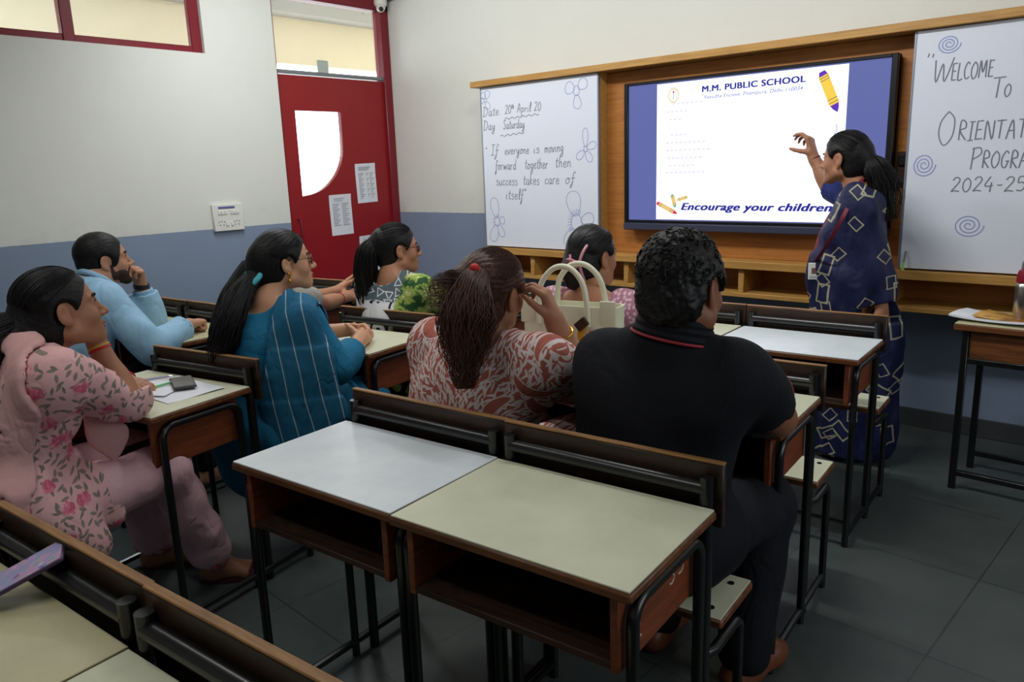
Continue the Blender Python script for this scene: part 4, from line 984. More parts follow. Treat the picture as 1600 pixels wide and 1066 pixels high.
# ------------------------------------------------------------------ skin, hair, cloth
def skin_mat(name, rgb, red=1.0):
    t = NT(name); o = t.obj(); n = t.noise(o, 9, 4); n2 = t.noise(o, 160, 2); c = lin(rgb)
    col = t.mix(n, tuple(x*.9 for x in c), (min(1, c[0]*1.08), c[1]*1.02, c[2]*.98)); t.bump(n2, .06, .002)
    return t.done(col, .5, .35, **{'Subsurface Weight': .12, 'Subsurface Radius': (.012, .005, .003), 'Subsurface Scale': 1.0})
M['skin'] = skin_mat('skin_wheat', (168, 119, 92)); M['skin_fair'] = skin_mat('skin_fair', (194, 146, 116)); M['skin_dark'] = skin_mat('skin_dark', (140, 92, 68))
def beard_skin():
    t = NT('skin_bearded'); n = t.noise(t.obj(), 9, 4); t.bump(t.noise(t.obj(), 160, 2), .06, .002)
    c = lin((184, 134, 106)); return t.done(t.mix(n, tuple(x*.92 for x in c), tuple(x*1.06 for x in c)), .5, .35)
M['skin_man'] = beard_skin()
def hair_mat(name, rgb, hi):
    t = NT(name); o = t.obj(); n = t.noise(t.map(o, (60, 60, 18)), 3, 4); t.bump(n, .35, .004)
    return t.done(t.mix(t.step(n, .35, .75), lin(rgb), lin(hi)), .48, .28)
M['hair_black'] = hair_mat('hair_black', (12, 11, 12), (24, 21, 22)); M['hair_brown'] = hair_mat('hair_henna', (54, 31, 24), (96, 56, 40)); M['hair_curly'] = hair_mat('hair_dark_curly', (13, 12, 13), (28, 25, 26))
M['beard'] = plain('beard_stubble', (52, 40, 36), .7, .3, 200, .2)
M['lips'] = plain('lips_natural', (142, 78, 74), .4, .08, 60); M['lips_red'] = plain('lips_rose', (140, 50, 66), .35, .06, 60)
def eye_mat():
    t = NT('eyeball'); y = t.sep(t.obj())[1]; w_ = t.step(y, .0098, .0103); p = t.step(y, .0119, .0121)
    return t.done(t.mix(p, t.mix(w_, lin((222, 214, 206)), lin((52, 30, 20))), (.004, .004, .004)), .12, .5)
M['eye'] = eye_mat()
def cells(t, uv, scale, rnd=.7):
    """voronoi cells: local 2-D offset from the cell's point (turned at random) and a random colour"""
    v = t.vor(uv, scale, 'F1', rnd, '2D'); loc = t.vmath('SUBTRACT', uv, v.outputs['Position'])
    return v, loc
def cloth_bump(t, k=1.0):
    o = t.obj(); a = t.noise(t.map(o, (1, 1, .55), (.3, .2, .5)), 7.5, 2, .5, 1.4); b = t.noise(o, 26, 2, .5, .8); w_ = t.noise(o, 240, 2)
    t.bump(t.math('ADD', t.math('MULTIPLY', t.math('ABSOLUTE', t.math('SUBTRACT', a, .5)), 2.0), t.math('ADD', t.math('MULTIPLY', b, .16), t.math('MULTIPLY', w_, .04))), .42*k, .02)
def cloth_plain(name, rgb, rough=.85, var=.1, wr=1.0): 
    t = NT(name); o = t.obj(); n = t.noise(o, 7, 4); c = lin(rgb); cloth_bump(t, wr)
    return t.done(t.mix(n, tuple(x*(1-var) for x in c), tuple(min(1, x*(1+var)) for x in c)), rough, .2)
def uv_for(t, ang, sx=1.0, sz=1.0):
    """cloth coordinates: across (along heading ang in degrees) and up"""
    o = t.sep(t.obj()); a = math.radians(ang); u = t.math('ADD', t.math('MULTIPLY', o[0], math.cos(a)*sx), t.math('MULTIPLY', o[1], math.sin(a)*sx))
    n = t.noise(t.obj(), 6, 2); return t.comb(t.math('ADD', u, t.math('MULTIPLY', n, .03)), t.math('MULTIPLY', o[2], sz), 0.0)
def rot2(t, v, ang):
    n = t.n.new('ShaderNodeVectorRotate'); n.rotation_type = 'Z_AXIS'; t.set(n.inputs['Vector'], v); t.set(n.inputs['Angle'], ang); return n.outputs[0]
def box_outline(t, loc, hx, hy, wd):
    x, y, _ = t.sep(t.vmath('ABSOLUTE', loc)); d = t.math('MAXIMUM', t.math('SUBTRACT', x, hx), t.math('SUBTRACT', y, hy))
    return t.math('SUBTRACT', 1.0, t.step(t.math('ABSOLUTE', d), wd*.7, wd))
# ================================================================== cloth patterns
def m_floral_pink():
    t = NT('pink_floral_cloth'); uv = uv_for(t, 78); base = t.mix(t.noise(t.obj(), 5, 3), lin((222, 168, 168)), lin((232, 186, 186)))
    def leaves(c, scale, seed, col, a, b, gate):
        u2 = t.vmath('ADD', uv, (seed, seed*.7, 0)); v, loc = cells(t, u2, scale, .9); cr = t.sep(v.outputs['Color'])
        l = rot2(t, loc, t.math('MULTIPLY', cr[0], 6.28)); x, y, _ = t.sep(l)
        e = t.math('ADD', t.math('POWER', t.math('DIVIDE', t.math('ABSOLUTE', x), a), 1.3), t.math('POWER', t.math('DIVIDE', t.math('ABSOLUTE', y), b), 1.6))
        mk = t.math('MULTIPLY', t.math('SUBTRACT', 1.0, t.step(e, .8, 1.05)), t.math('GREATER_THAN', cr[1], gate))
        return t.mix(mk, c, col)
    c = leaves(base, 38, 3.1, lin((146, 132, 122)), .0125, .0050, .2); c = leaves(c, 34, 9.7, lin((128, 122, 112)), .0115, .0042, .3)
    v, loc = cells(t, t.vmath('ADD', uv, (5.2, 1.7, 0)), 12, .9); cr = t.sep(v.outputs['Color']); r = t.vmath('LENGTH', loc, out=1)
    wob = t.math('ADD', r, t.math('MULTIPLY', t.math('SUBTRACT', t.noise(t.obj(), 55, 3), .5), .045))
    fl = t.math('MULTIPLY', t.math('SUBTRACT', 1.0, t.step(wob, .012, .022)), t.math('GREATER_THAN', cr[1], .3))
    c = t.mix(fl, c, t.mix(t.step(t.noise(t.obj(), 70, 2), .45, .6), lin((206, 96, 124)), lin((226, 128, 148))))
    cloth_bump(t); return t.done(c, .85, .2)
M['c_floral'] = m_floral_pink(); M['c_pink'] = cloth_plain('pink_cotton', (228, 184, 194)); M['c_dupatta_pink'] = cloth_plain('pink_sheer', (216, 168, 166), .8)
M['c_sky'] = cloth_plain('sky_blue_shirt', (150, 190, 218), .7, .06); M['c_dark'] = cloth_plain('dark_trousers', (26, 26, 32)); M['c_black'] = cloth_plain('black_knit', (20, 21, 27), .8, .15, .5)
M['c_redpipe'] = plain('red_piping', (150, 30, 44), .6); M['c_teal'] = cloth_plain('teal_cotton', (26, 106, 142), .75, .12)
def m_teal_stripe():
    t = NT('teal_striped_dupatta'); o = t.sep(t.obj()); u = t.math('ADD', t.math('MULTIPLY', o[0], .60), t.math('MULTIPLY', o[1], .80)); u = t.math('ADD', u, t.math('MULTIPLY', o[2], .14)); u = t.math('ADD', u, t.math('MULTIPLY', t.noise(t.obj(), 4, 1), .02))
    w = t.math('FRACT', t.math('MULTIPLY', u, 17.0)); st = t.math('SUBTRACT', 1.0, t.step(t.math('ABSOLUTE', t.math('SUBTRACT', w, .5)), .022, .04))
    c = t.mix(t.noise(t.obj(), 7, 4), lin((26, 92, 126)), lin((32, 108, 146))); cloth_bump(t)
    return t.done(t.mix(t.math('MULTIPLY', st, .8), c, lin((190, 200, 205))), .7, .3)
M['c_tealdup'] = m_teal_stripe(); M['c_white'] = cloth_plain('white_lace', (220, 222, 224), .8, .04); M['c_beige'] = cloth_plain('grey_beige_cotton', (150, 148, 140))
def m_rust():
    t = NT('rust_leaf_print'); uv = uv_for(t, 10); rust = t.mix(t.noise(t.obj(), 6, 3), lin((164, 88, 74)), lin((180, 104, 90))); wh = lin((218, 204, 202)); c = rust
    for sc, sd, a, b in ((42, 1.3, .021, .0036), (38, 7.9, .022, .0036), (46, 4.4, .018, .0034)):
        v, loc = cells(t, t.vmath('ADD', uv, (sd, sd*.37, 0)), sc, .95); cr = t.sep(v.outputs['Color'])
        flow = t.math('ADD', t.math('MULTIPLY', t.noise(t.obj(), 3.2, 1), 9.0), t.math('MULTIPLY', t.math('SUBTRACT', cr[0], .5), 1.7)); x, y, _ = t.sep(rot2(t, loc, flow))
        e = t.math('ADD', t.math('DIVIDE', t.math('ABSOLUTE', x), a), t.math('POWER', t.math('DIVIDE', t.math('ABSOLUTE', y), b), 2.0))
        c = t.mix(t.math('SUBTRACT', 1.0, t.step(e, .8, 1.0)), c, wh)
    v, loc = cells(t, t.vmath('ADD', uv, (2.2, 8.1, 0)), 7.5, .8); cr = t.sep(v.outputs['Color']); l = rot2(t, loc, t.math('MULTIPLY', cr[0], 6.28)); x, y, _ = t.sep(l)
    yy = t.math('ADD', y, t.math('MULTIPLY', t.math('MULTIPLY', x, x), 9.0)); wd = t.math('ADD', .015, t.math('MULTIPLY', x, .10))
    e = t.math('ADD', t.math('POWER', t.math('DIVIDE', x, .058), 2.0), t.math('POWER', t.math('DIVIDE', t.math('SUBTRACT', yy, .012), t.math('MAXIMUM', wd, .006)), 2.0))
    g = t.math('GREATER_THAN', cr[1], .12); c = t.mix(t.math('MULTIPLY', g, t.math('SUBTRACT', 1.0, t.step(e, 1.25, 1.5))), c, wh); c = t.mix(t.math('MULTIPLY', g, t.math('SUBTRACT', 1.0, t.step(e, .85, 1.0))), c, rust)
    cloth_bump(t); return t.done(c, .85, .2)
M['c_rust'] = m_rust()
def m_mauve():
    t = NT('mauve_blossom_cloth'); uv = uv_for(t, 20); b = t.mix(t.noise(t.obj(), 5, 3), lin((152, 104, 120)), lin((172, 122, 138))); v, loc = cells(t, uv, 58, .75); r = t.vmath('LENGTH', loc, out=1)
    cloth_bump(t); wob = t.math('ADD', r, t.math('MULTIPLY', t.math('SUBTRACT', t.noise(t.obj(), 150, 2), .5), .009)); return t.done(t.mix(t.math('SUBTRACT', 1.0, t.step(wob, .004, .0065)), b, lin((206, 172, 184))), .85, .2)
M['c_mauve'] = m_mauve()
def m_print():
    t = NT('grey_white_green_print'); o = t.sep(t.obj()); uv = uv_for(t, 40)
    v, loc = cells(t, uv, 21, .35); cr = t.sep(v.outputs['Color']); l = rot2(t, loc, t.math('MULTIPLY', cr[0], 6.28)); x, y, _ = t.sep(l)
    tri = t.math('MAXIMUM', t.math('ADD', t.math('MULTIPLY', t.math('ABSOLUTE', x), .866), t.math('MULTIPLY', y, .5)), t.math('MULTIPLY', y, -1.0))
    tl = t.math('SUBTRACT', 1.0, t.step(t.math('ABSOLUTE', t.math('SUBTRACT', tri, .011)), .0018, .0032)); up = t.mix(tl, lin((88, 100, 108)), lin((206, 210, 212)))
    v2, loc2 = cells(t, t.vmath('ADD', uv, (3.3, 1.9, 0)), 11, .5); r = t.vmath('LENGTH', loc2, out=1); y2 = t.sep(loc2)[1]
    ar = t.math('MULTIPLY', t.math('SUBTRACT', 1.0, t.step(t.math('ABSOLUTE', t.math('SUBTRACT', r, .036)), .004, .007)), t.math('GREATER_THAN', y2, -.006)); ar = t.math('MAXIMUM', ar, t.math('SUBTRACT', 1.0, t.step(r, .009, .013)))
    lo = t.mix(ar, lin((214, 214, 218)), lin((24, 24, 34)))
    c = t.mix(t.step(t.math('ADD', o[2], t.math('MULTIPLY', t.noise(t.obj(), 9, 2), .02)), .878, .884), lo, up)
    n = t.noise(t.obj(), 17, 3, .6); gr = t.mix(t.step(n, .42, .5), lin((40, 80, 44)), t.mix(t.step(n, .55, .62), lin((150, 170, 84)), lin((206, 208, 150))))
    cloth_bump(t); return t.done(t.mix(t.step(t.math('ADD', o[0], t.math('MULTIPLY', n, .06)), .145, .165), c, gr), .8, .2)
M['c_print'] = m_print()
def m_saree():
    t = NT('navy_saree_block_print'); uv = uv_for(t, 18); c = t.mix(t.noise(t.obj(), 5, 4), lin((18, 22, 56)), lin((26, 31, 74))); cream = lin((158, 153, 128))
    for sc, sd, hx, hy, w_, gate in ((6.0, 1.2, .024, .044, .0045, .22), (7.6, 6.6, .020, .027, .0032, .40)):
        v, loc = cells(t, t.vmath('ADD', uv, (sd, sd*.61, 0)), sc, .75); cr = t.sep(v.outputs['Color']); l = rot2(t, loc, t.math('MULTIPLY', t.math('SUBTRACT', cr[0], .5), 2.2))
        c = t.mix(t.math('MULTIPLY', box_outline(t, l, hx, hy, w_), t.math('GREATER_THAN', cr[1], gate)), c, cream)
    cloth_bump(t); return t.done(c, .62, .3)
M['c_saree'] = m_saree(); M['c_navy'] = cloth_plain('navy_blouse', (26, 40, 104), .6)
M['lanyard'] = plain('maroon_ribbon', (110, 24, 44), .6); M['glassframe'] = plain('dark_metal_frame', (40, 34, 36), .3, metal=.6); M['rubber_red'] = plain('red_elastic', (200, 30, 36), .5); M['aqua'] = plain('aqua_band', (70, 170, 185), .6, .15, 40)
M['pinkclip'] = plain('pink_claw', (196, 128, 142), .35, .05); M['brownleather'] = plain('brown_leather', (112, 62, 38), .4, .2, 20); M['sandal'] = plain('maroon_sandal', (84, 34, 48), .4, .15)
def spectacles(p, name='glasses'):
    h, k = p.h, p.h.s; q = MB()
    for x in (-1, 1):
        q.tube([Vector(h.w(x*.032+.024*math.cos(a)*(1.05), .093-.006*abs(math.cos(a))*(1 if x*math.cos(a) > 0 else 0), -.006+.019*math.sin(a))) for a in [i/22*6.2832 for i in range(22)]], .0013*k, 6, closed=True)
        q.tube([Vector(h.w(x*.056, .090, .002)), Vector(h.w(x*.076, .06, .004)), Vector(h.w(x*.0795, .0, .006)), Vector(h.w(x*.080, -.018, -.006))], .0013*k, 6)
    q.tube([Vector(h.w(-.008, .094, -.002)), Vector(h.w(0, .0965, .001)), Vector(h.w(.008, .094, -.002))], .0012*k, 6); fr_ = p.part(q, name, 'glassframe')
    for x in (-1, 1):
        q = MB(); q.sheet([[Vector(h.w(x*.032+.022*r*math.cos(a), .0925, -.006+.018*r*math.sin(a))) for a in [i/16*6.2832 for i in range(17)]] for r in (.02, 1.0)]); o = q.build('lens', M['glass'], fr_, off=p.base)
def torso_cloth(p, mat, o=.012, sleeves=(('L', .8), ('R', .8)), name='shirt', lap=None, fold=.004, seed=0, neck=(.05, 0, .085), slack=.008, extra=None, h=.0075, hem=None, hollow=True, cuff=.006, bust=True):
    F = p.cloth_field(h); p.torso(F, o, True, bust)
    for sd, t1 in sleeves:
        p.arm_part(F, sd, o+slack*.6, 0, t1, o+slack+.004)
    if lap:
        for sd in 'LR':
            H = p.HR if sd == 'R' else p.HL; K = p.J['K'+sd]; F.cone(H, H+(K-H)*lap, .098*p.fat**.7+o, (.098-.03*lap)*p.fat**.7+o+.012, .05)
    if extra: extra(F)
    p.folds(F, fold, seed)
    for sd, t1 in sleeves:
        if hollow:
            j = p.J; r = (.053+(.042-.053)*t1)*p.arm if t1 <= 1 else .043+(.0265-.043)*(t1-1)
            p.hollow(F, sd, t1-.03, r+o+slack-.004)
    p.neck_cut(F, *neck)
    if hem is not None: F.cut((0, 0, hem), (0, 0, -1))
    p.F = F; return F.mesh(name, M[mat], p.root, p.base)
def trousers(p, mat, o=.012, shin=.92, flare=.0, name='trousers', fold=.003, seed=1):
    F = p.cloth_field(.0085); p.torso_low = None; f = p.fat; j = p.J
    F.ell(j['P'], (.165*f+o, .13*f+o, .115+o), np.stack([p.hr, p.hf, V(0, 0, 1)], 1), .04)
    for sd in 'LR': p.leg(F, sd, o, .04, shin, True, o+flare)
    for x in (-1, 1): F.ell(j['P']-p.hf*.045+p.hr*x*.075*f-V(0, 0, .02), (.097*f+o, .097*f+o, .085+o), None, .04)
    p.folds(F, fold, seed); F.cut(j['P']+V(0, 0, .14), (0, 0, 1))
    return F.mesh(name, M[mat], p.root, p.base)

# ================================================================== 1. woman in pink
hd = Head((-2.375, .755, 1.118), (.12, .99), pitch=7, roll=-4)
pw = Person('woman in pink floral tunic, chin resting on her fist, nearest person on the left', (-2.5, .6, 0), dict(
    P=(-2.50, .585, .53), C=(-2.45, .60, .83), N=(-2.40, .655, 1.005), SL=(-2.575, .665, .955), SR=(-2.235, .665, .965), EL=(-2.80, .865, .785), WL=(-2.735, 1.02, .785),
    ER=(-2.40, .90, .80), WR=(-2.463, .862, .985), KL=(-2.70, 1.0, .53), KR=(-2.45, 1.0, .535), AL=(-2.86, 1.10, .085), AR=(-2.575, 1.195, .085), hipdir=(.99, .12, 0)), hd, fat=1.10, arm=1.12)
pw.body(hands=[dict(w=(-2.735, 1.02, .785), d=(.9, .25, -.02), n=(0, 0, -1), side='L', curls=(14, 16, 18, 22)), dict(w=(-2.463, .862, .985), d=(-.22, -.12, .97), n=(.35, -.9, 0), side='R', curls=(55, 62, 66, 70), thumb=(.7, .5, .3, 20))],
        feet=[('R', (.62, .78), True), ('L', (.5, .86), True)])
def ex(F):
    F.cone((-2.33, .55, .62), (-2.30, .70, .44), .11, .06, .05); F.cone((-2.42, .80, .55), (-2.36, .80, .47), .07, .03, .04)
torso_cloth(pw, 'c_floral', .014, (('L', 1.12), ('R', 1.14)), 'tunic', .26, .0045, 3, (.04, .0, .085), extra=ex); PWF = pw.F
trousers(pw, 'c_pink', .016, .86, .018, fold=.004, seed=5)
for sd in 'LR':
    K, A = pw.J['K'+sd], pw.J['A'+sd]; F = Field(A-.2, A+.25, .006); F.cone(K+(A-K)*.74, K+(A-K)*.90, .068, .074, .01); F.cone(K+(A-K)*.82, K+(A-K)*1.2, .064, .066, .002, None, 'sub'); pw.folds(F, .003, 9, 2); F.mesh('hem_border', M['c_floral'], pw.root, pw.base)
def ex(F):
    F.cone((-2.45, .79, .82), (-2.435, .845, .70), .020, .042, .03, (V(.9, -.3, 0), .3)); F.cone((-2.435, .845, .70), (-2.43, .85, .63), .042, .012, .02, (V(.9, -.3, 0), .3))
pw.drape(PWF, [(-2.285, .52, .46), (-2.275, .53, .60), (-2.255, .54, .75), (-2.225, .565, .88), (-2.235, .60, .98), (-2.30, .63, 1.04), (-2.40, .61, 1.05), (-2.52, .66, 1.02)], [.055, .055, .052, .050, .046, .045, .05, .05], 'dupatta', 'c_dupatta_pink', .010, .008, .0010, ex, 8)
w = hd.w
pw.hair_cap('hair_black', .002, (.070, .060), (.84, -.54), .01, extra=[(w(-.0, -.10, -.02), w(0, -.13, -.06), .045, .05, .04), (w(0, -.13, -.06), (-2.38, .53, 1.02), .05, .055, .05)])
pw.strands('hair_black', (0, -.12, -.03), .004, 260, 1)
pw.tail([(-2.385, .645, 1.085), (-2.38, .565, 1.06), (-2.375, .495, .97), (-2.39, .455, .85), (-2.42, .44, .75)], [.04, .055, .055, .05, .03], 'hair_black', 150, 2)
pw.part(MB().tube([Vector(w(.04*math.cos(a), -.115-.02*math.sin(a), -.03+.035*math.sin(a))) for a in [i/16*6.2832 for i in range(16)]], .009, 8, closed=True), 'hair_tie', 'c_dark')
d = nrm(V(-2.463, .862, .985)-V(-2.40, .90, .80)); e = V(-2.40, .90, .80)
M['bangle_red'] = plain('red_thread', (190, 28, 44), .5); M['bangle_yellow'] = plain('yellow_bangle', (214, 180, 50), .35); M['bangle_olive'] = plain('olive_bangle', (150, 140, 80), .4)
pw.band(e+d*.105, d, .037, .003, 'bangle', 'bangle_red'); pw.band(e+d*.178, d, .031, .003, 'bangle', 'bangle_red', 1.5); pw.band(e+d*.187, d, .0305, .003, 'bangle', 'bangle_yellow')
d2 = V(.9, .25, -.02); pw.band(V(-2.735, 1.02, .785)+nrm(d2)*.0, d2, .034, .006, 'bangle', 'bangle_olive', 2); pw.band(V(-2.735, 1.02, .785)+nrm(d2)*.028, d2, .034, .003, 'bangle', 'bangle_red')
def sandal(p, A, d, mat='sandal'):
    d = nrm(V(d[0], d[1], 0)); l = np.cross((0, 0, 1), d); A = V(*A); z = .002; q = MB(); pts = []
    for i in range(28):
        t = i/28*6.2832; L = .125*math.cos(t); W_ = (.038+.010*math.cos(t))*math.sin(t); pts.append(A*V(1, 1, 0)+d*(L+.055)+l*W_)
    M_ = Matrix.Identity(4); q.prism([(x[0], x[1]) for x in pts], z, z+.012); s_ = p.part(q, 'sandal', mat)
    c = A*V(1, 1, 0)+d*.125; q = MB(); q.tube([Vector(c+l*.046+V(0, 0, .012)), Vector(c+l*.035+V(0, 0, .042)), Vector(c+V(0, 0, .052)), Vector(c-l*.035+V(0, 0, .042)), Vector(c-l*.046+V(0, 0, .012))], .008, 8); q.build('strap', M[mat], s_, off=p.base)
sandal(pw, (-2.575, 1.195, 0), (.62, .78)); sandal(pw, (-2.86, 1.10, 0), (.5, .86))

# ================================================================== 2. man in the blue shirt
hd = Head((-3.705, 1.385, 1.122), (.22, .975), pitch=4, size=1.04)
bm_ = Person('bearded man in light blue shirt leaning on his hand by the blue wall', (-3.6, 1.12, 0), dict(
    P=(-3.58, 1.12, .53), C=(-3.61, 1.20, .81), N=(-3.665, 1.305, 1.005), SL=(-3.84, 1.34, .955), SR=(-3.515, 1.285, .965), EL=(-3.775, 1.585, .795), WL=(-3.765, 1.555, .965),
    ER=(-3.345, 1.40, .745), WR=(-3.475, 1.625, .80), KL=(-3.72, 1.56, .53), KR=(-3.46, 1.56, .53), AL=(-3.72, 1.62, .09), AR=(-3.45, 1.62, .09), hipdir=(.99, .05, 0)), hd, fem=False, fat=1.06, arm=1.18, skin='skin_man')
bm_.body(hands=[dict(w=(-3.475, 1.625, .80), d=(-.42, .9, .0), n=(0, 0, -1), side='R', curls=(75, 80, 82, 85), thumb=(.75, .45, .3, 40)), dict(w=(-3.765, 1.555, .965), d=(.15, -.1, .98), n=(.2, -.95, -.1), side='L', curls=(62, 66, 70, 72), thumb=(.8, .4, .3, 25))], feet=[('R', (0, 1), False), ('L', (0, 1), False)], neck=.060, male=True)
torso_cloth(bm_, 'c_sky', .016, (('L', 1.86), ('R', 1.88)), 'shirt', .2, .0045, 11, (.02, 0, .075), slack=.010, bust=False)
trousers(bm_, 'c_dark', .014)
w = hd.w; j = bm_.J
q = MB(); n_ = j['N']; q.tube([Vector(n_+bm_.R*.072*math.cos(a)+bm_.Fw*(.068*math.sin(a)+.006)+bm_.U*(.038-.018*math.sin(a))) for a in [math.radians(100+320*i/20) for i in range(21)]], .013, 8); bm_.part(q, 'collar', 'c_sky')
for sd in 'LR':
    E_, W_ = j['E'+sd], j['W'+sd]; bm_.band(E_+(W_-E_)*.84, W_-E_, .041, .006, 'cuff', 'c_sky', 2.5)
bm_.band(j['WL']+V(.0, 0, .005), V(.15, -.1, .98), .0315, .006, 'wristwatch', 'black', 2.0)
bm_.hair_cap('hair_black', .001, (.071, .058), (.93, -.36), -.028, groove=.0006, curl=.0008)
F = Field(hd.c-.2, hd.c+.2, .006, [(hd.w(0, .04, -.08), .10, .0032)]); k = hd.s   # beard
for x in (-1, 1):
    F.cone(w(x*.058, .006, -.035), w(x*.052, .004, -.070), .014*k, .021*k, .012); F.cone(w(x*.051, .000, -.068), w(x*.017, .062, -.100), .0235*k, .0205*k, .02); F.cone(w(x*.02, .082, -.056), w(x*.004, .088, -.0535), .0055*k, .0065*k, .006)
    F.cone(w(x*.024, .076, -.06), w(x*.026, .066, -.09), .008*k, .012*k, .01)
for x in (-1, 1): F.ell(w(x*.040, .040, -.066), V(.0275, .030, .024)*k, hd.B, .012)
F.ell(w(0, .071, -.103), V(.024, .021, .019)*k, hd.B, .015); F.ell(w(0, .088, -.071), V(.019, .02, .0105)*k, hd.B, .006, 'sub')
F.warp(lambda X, Y, Z: .0006*np.sin(X*900)*np.sin(Y*870)*np.sin(Z*910)); F.mesh('beard', M['beard'], bm_.root, bm_.base)

# ================================================================== 3. woman in teal
hd = Head((-2.648, 1.655, 1.142), (.40, .92), pitch=3)
tw = Person('woman in teal with glasses, gold earring and long black ponytail, hands clasped', (-2.69, 1.47, 0), dict(
    P=(-2.69, 1.475, .53), C=(-2.675, 1.50, .80), N=(-2.655, 1.57, .99), SL=(-2.83, 1.56, .93), SR=(-2.49, 1.60, .93), EL=(-2.88, 1.80, .785), WL=(-2.735, 1.985, .795),
    ER=(-2.405, 1.675, .735), WR=(-2.555, 1.915, .79), KL=(-2.80, 1.93, .53), KR=(-2.56, 1.93, .53), AL=(-2.82, 1.98, .085), AR=(-2.58, 1.98, .085), hipdir=(1, .0, 0)), hd, fat=1.12, arm=1.15, skin='skin_fair')
tw.body(hands=[dict(w=(-2.555, 1.915, .79), d=(-.62, .78, .0), n=(-.5, -.4, -.5), side='R', curls=(40, 44, 48, 50)), dict(w=(-2.735, 1.985, .795), d=(.86, .45, .08), n=(.25, -.5, -.6), side='L', curls=(45, 48, 50, 54))], feet=[('R', (0, 1), True), ('L', (0, 1), True)])
def ex(F): F.cone((-2.69, 1.45, .55), (-2.69, 1.47, .40), .20, .20, .06, (V(0, 1, 0), .75)); F.cone((-2.58, 1.50, .50), (-2.52, 1.50, .20), .11, .12, .05)
torso_cloth(tw, 'c_teal', .014, (('L', 1.55), ('R', 1.62)), 'tunic', .9, .0045, 21, (.05, .045, .09), extra=ex); TWF = tw.F
trousers(tw, 'c_teal', .02, .9, .02)
E_, W_ = tw.J['ER'], tw.J['WR']; tw.band(E_+(W_-E_)*.585, W_-E_, .050, .005, 'lace_cuff', 'c_white', 1.5)
def ex(F):
    Dp = [(-2.425, 1.545, .87), (-2.415, 1.53, .70), (-2.41, 1.52, .50), (-2.41, 1.515, .30)]; wd = [.080, .095, .105, .11]; N_ = (V(.8, -.6, 0), .17)
    for i in range(3): F.cone(Dp[i], Dp[i+1], wd[i], wd[i+1], .03, N_)
tw.drape(TWF, [(-2.56, 1.73, .86), (-2.53, 1.69, .95), (-2.505, 1.62, 1.0), (-2.47, 1.56, .96), (-2.44, 1.53, .88), (-2.42, 1.52, .78)], [.06, .066, .072, .082, .092, .10], 'dupatta', 'c_tealdup', .009, .006, .002, ex, 4)
w = hd.w
tw.hair_cap('hair_black', .003, (.064, .052), (.86, -.51), .012, extra=[(w(0, -.09, 0), w(.0, -.115, -.05), .06, .05, .05)])
tw.strands('hair_black', (0, -.11, -.04), .005, 260, 2)
tw.tail([(-2.672, 1.54, 1.10), (-2.655, 1.455, 1.04), (-2.625, 1.385, .955), (-2.625, 1.345, .874), (-2.65, 1.33, .80)], [.026, .042, .052, .050, .022], 'hair_black', 190, 5, fray=.14)
tw.tail([(-2.77, 1.57, 1.12), (-2.735, 1.47, 1.03), (-2.71, 1.405, .93), (-2.69, 1.37, .85), (-2.68, 1.355, .79)], [.034, .042, .044, .040, .022], 'hair_black', 120, 6, name='loose_hair', fray=.14)
tw.part(MB().tube(smooth_poly([Vector((-2.668+.036*math.cos(a), 1.51+.012*math.sin(a*2)+.02*math.sin(a), 1.082+.030*math.sin(a))) for a in [i/10*6.2832 for i in range(10)]], 3, True), .011, 8, closed=True), 'hair_tie', 'aqua')
e = w(.082, -.008, -.045); q = MB().ball(e, .0055, 10); q.tube([Vector(e), Vector(e)-Vector((0, 0, .02))], .0025, 6); q.ball(Vector(e)-Vector((0, 0, .028)), (.006, .006, .010), 10); tw.part(q, 'earring', 'gold')
spectacles(tw)
tw.band(tw.J['WL']+nrm(V(.86, .45, .08))*.03, V(.86, .45, .08), .031, .002, 'bangle', 'gold')

# ================================================================== 4. woman in grey and green print
hd = Head((-2.885, 2.425, 1.105), (.46, .89), pitch=0)
pr = Person('woman with glasses and ponytail in grey, white and green print, seated before the red door', (-2.88, 2.3, 0), dict(
    P=(-2.87, 2.30, .52), C=(-2.875, 2.325, .77), N=(-2.88, 2.37, .965), SL=(-3.04, 2.37, .915), SR=(-2.715, 2.39, .915), EL=(-3.10, 2.62, .785), WL=(-2.97, 2.83, .79),
    ER=(-2.62, 2.58, .775), WR=(-2.78, 2.80, .79), KL=(-2.98, 2.78, .53), KR=(-2.76, 2.78, .53), AL=(-3.0, 2.84, .085), AR=(-2.78, 2.84, .085), hipdir=(1, 0, 0)), hd, fat=1.02, arm=1.1)
pr.body(hands=[dict(w=(-2.78, 2.80, .79), d=(-.5, .8, 0), n=(-.3, -.3, -.8), side='R'), dict(w=(-2.97, 2.83, .79), d=(.5, .8, .05), n=(.3, -.3, -.8), side='L')], feet=[('R', (0, 1), True), ('L', (0, 1), True)])
torso_cloth(pr, 'c_print', .013, (('L', .9), ('R', .9)), 'tunic', .9, .004, 31, (.05, .03, .082)); trousers(pr, 'c_dark', .016)
w = hd.w; pr.hair_cap('hair_black', .003, (.068, .056), (.84, -.54), .008, extra=[(w(0, -.09, .03), w(0, -.12, .02), .05, .04, .04)])
pr.strands('hair_black', (0, -.12, .02), .005, 220, 3)
pr.tail([w(0, -.105, .03), w(-.0, -.15, -.01), w(-.01, -.165, -.10), w(-.02, -.165, -.20), w(-.03, -.16, -.31)], [.03, .05, .055, .05, .02], 'hair_black', 150, 9)
pr.part(MB().tube([Vector(w(.037*math.cos(a), -.122-.01*math.sin(a), .022+.035*math.sin(a))) for a in [i/16*6.2832 for i in range(16)]], .006, 8, closed=True), 'hair_tie', 'c_white')
spectacles(pr)

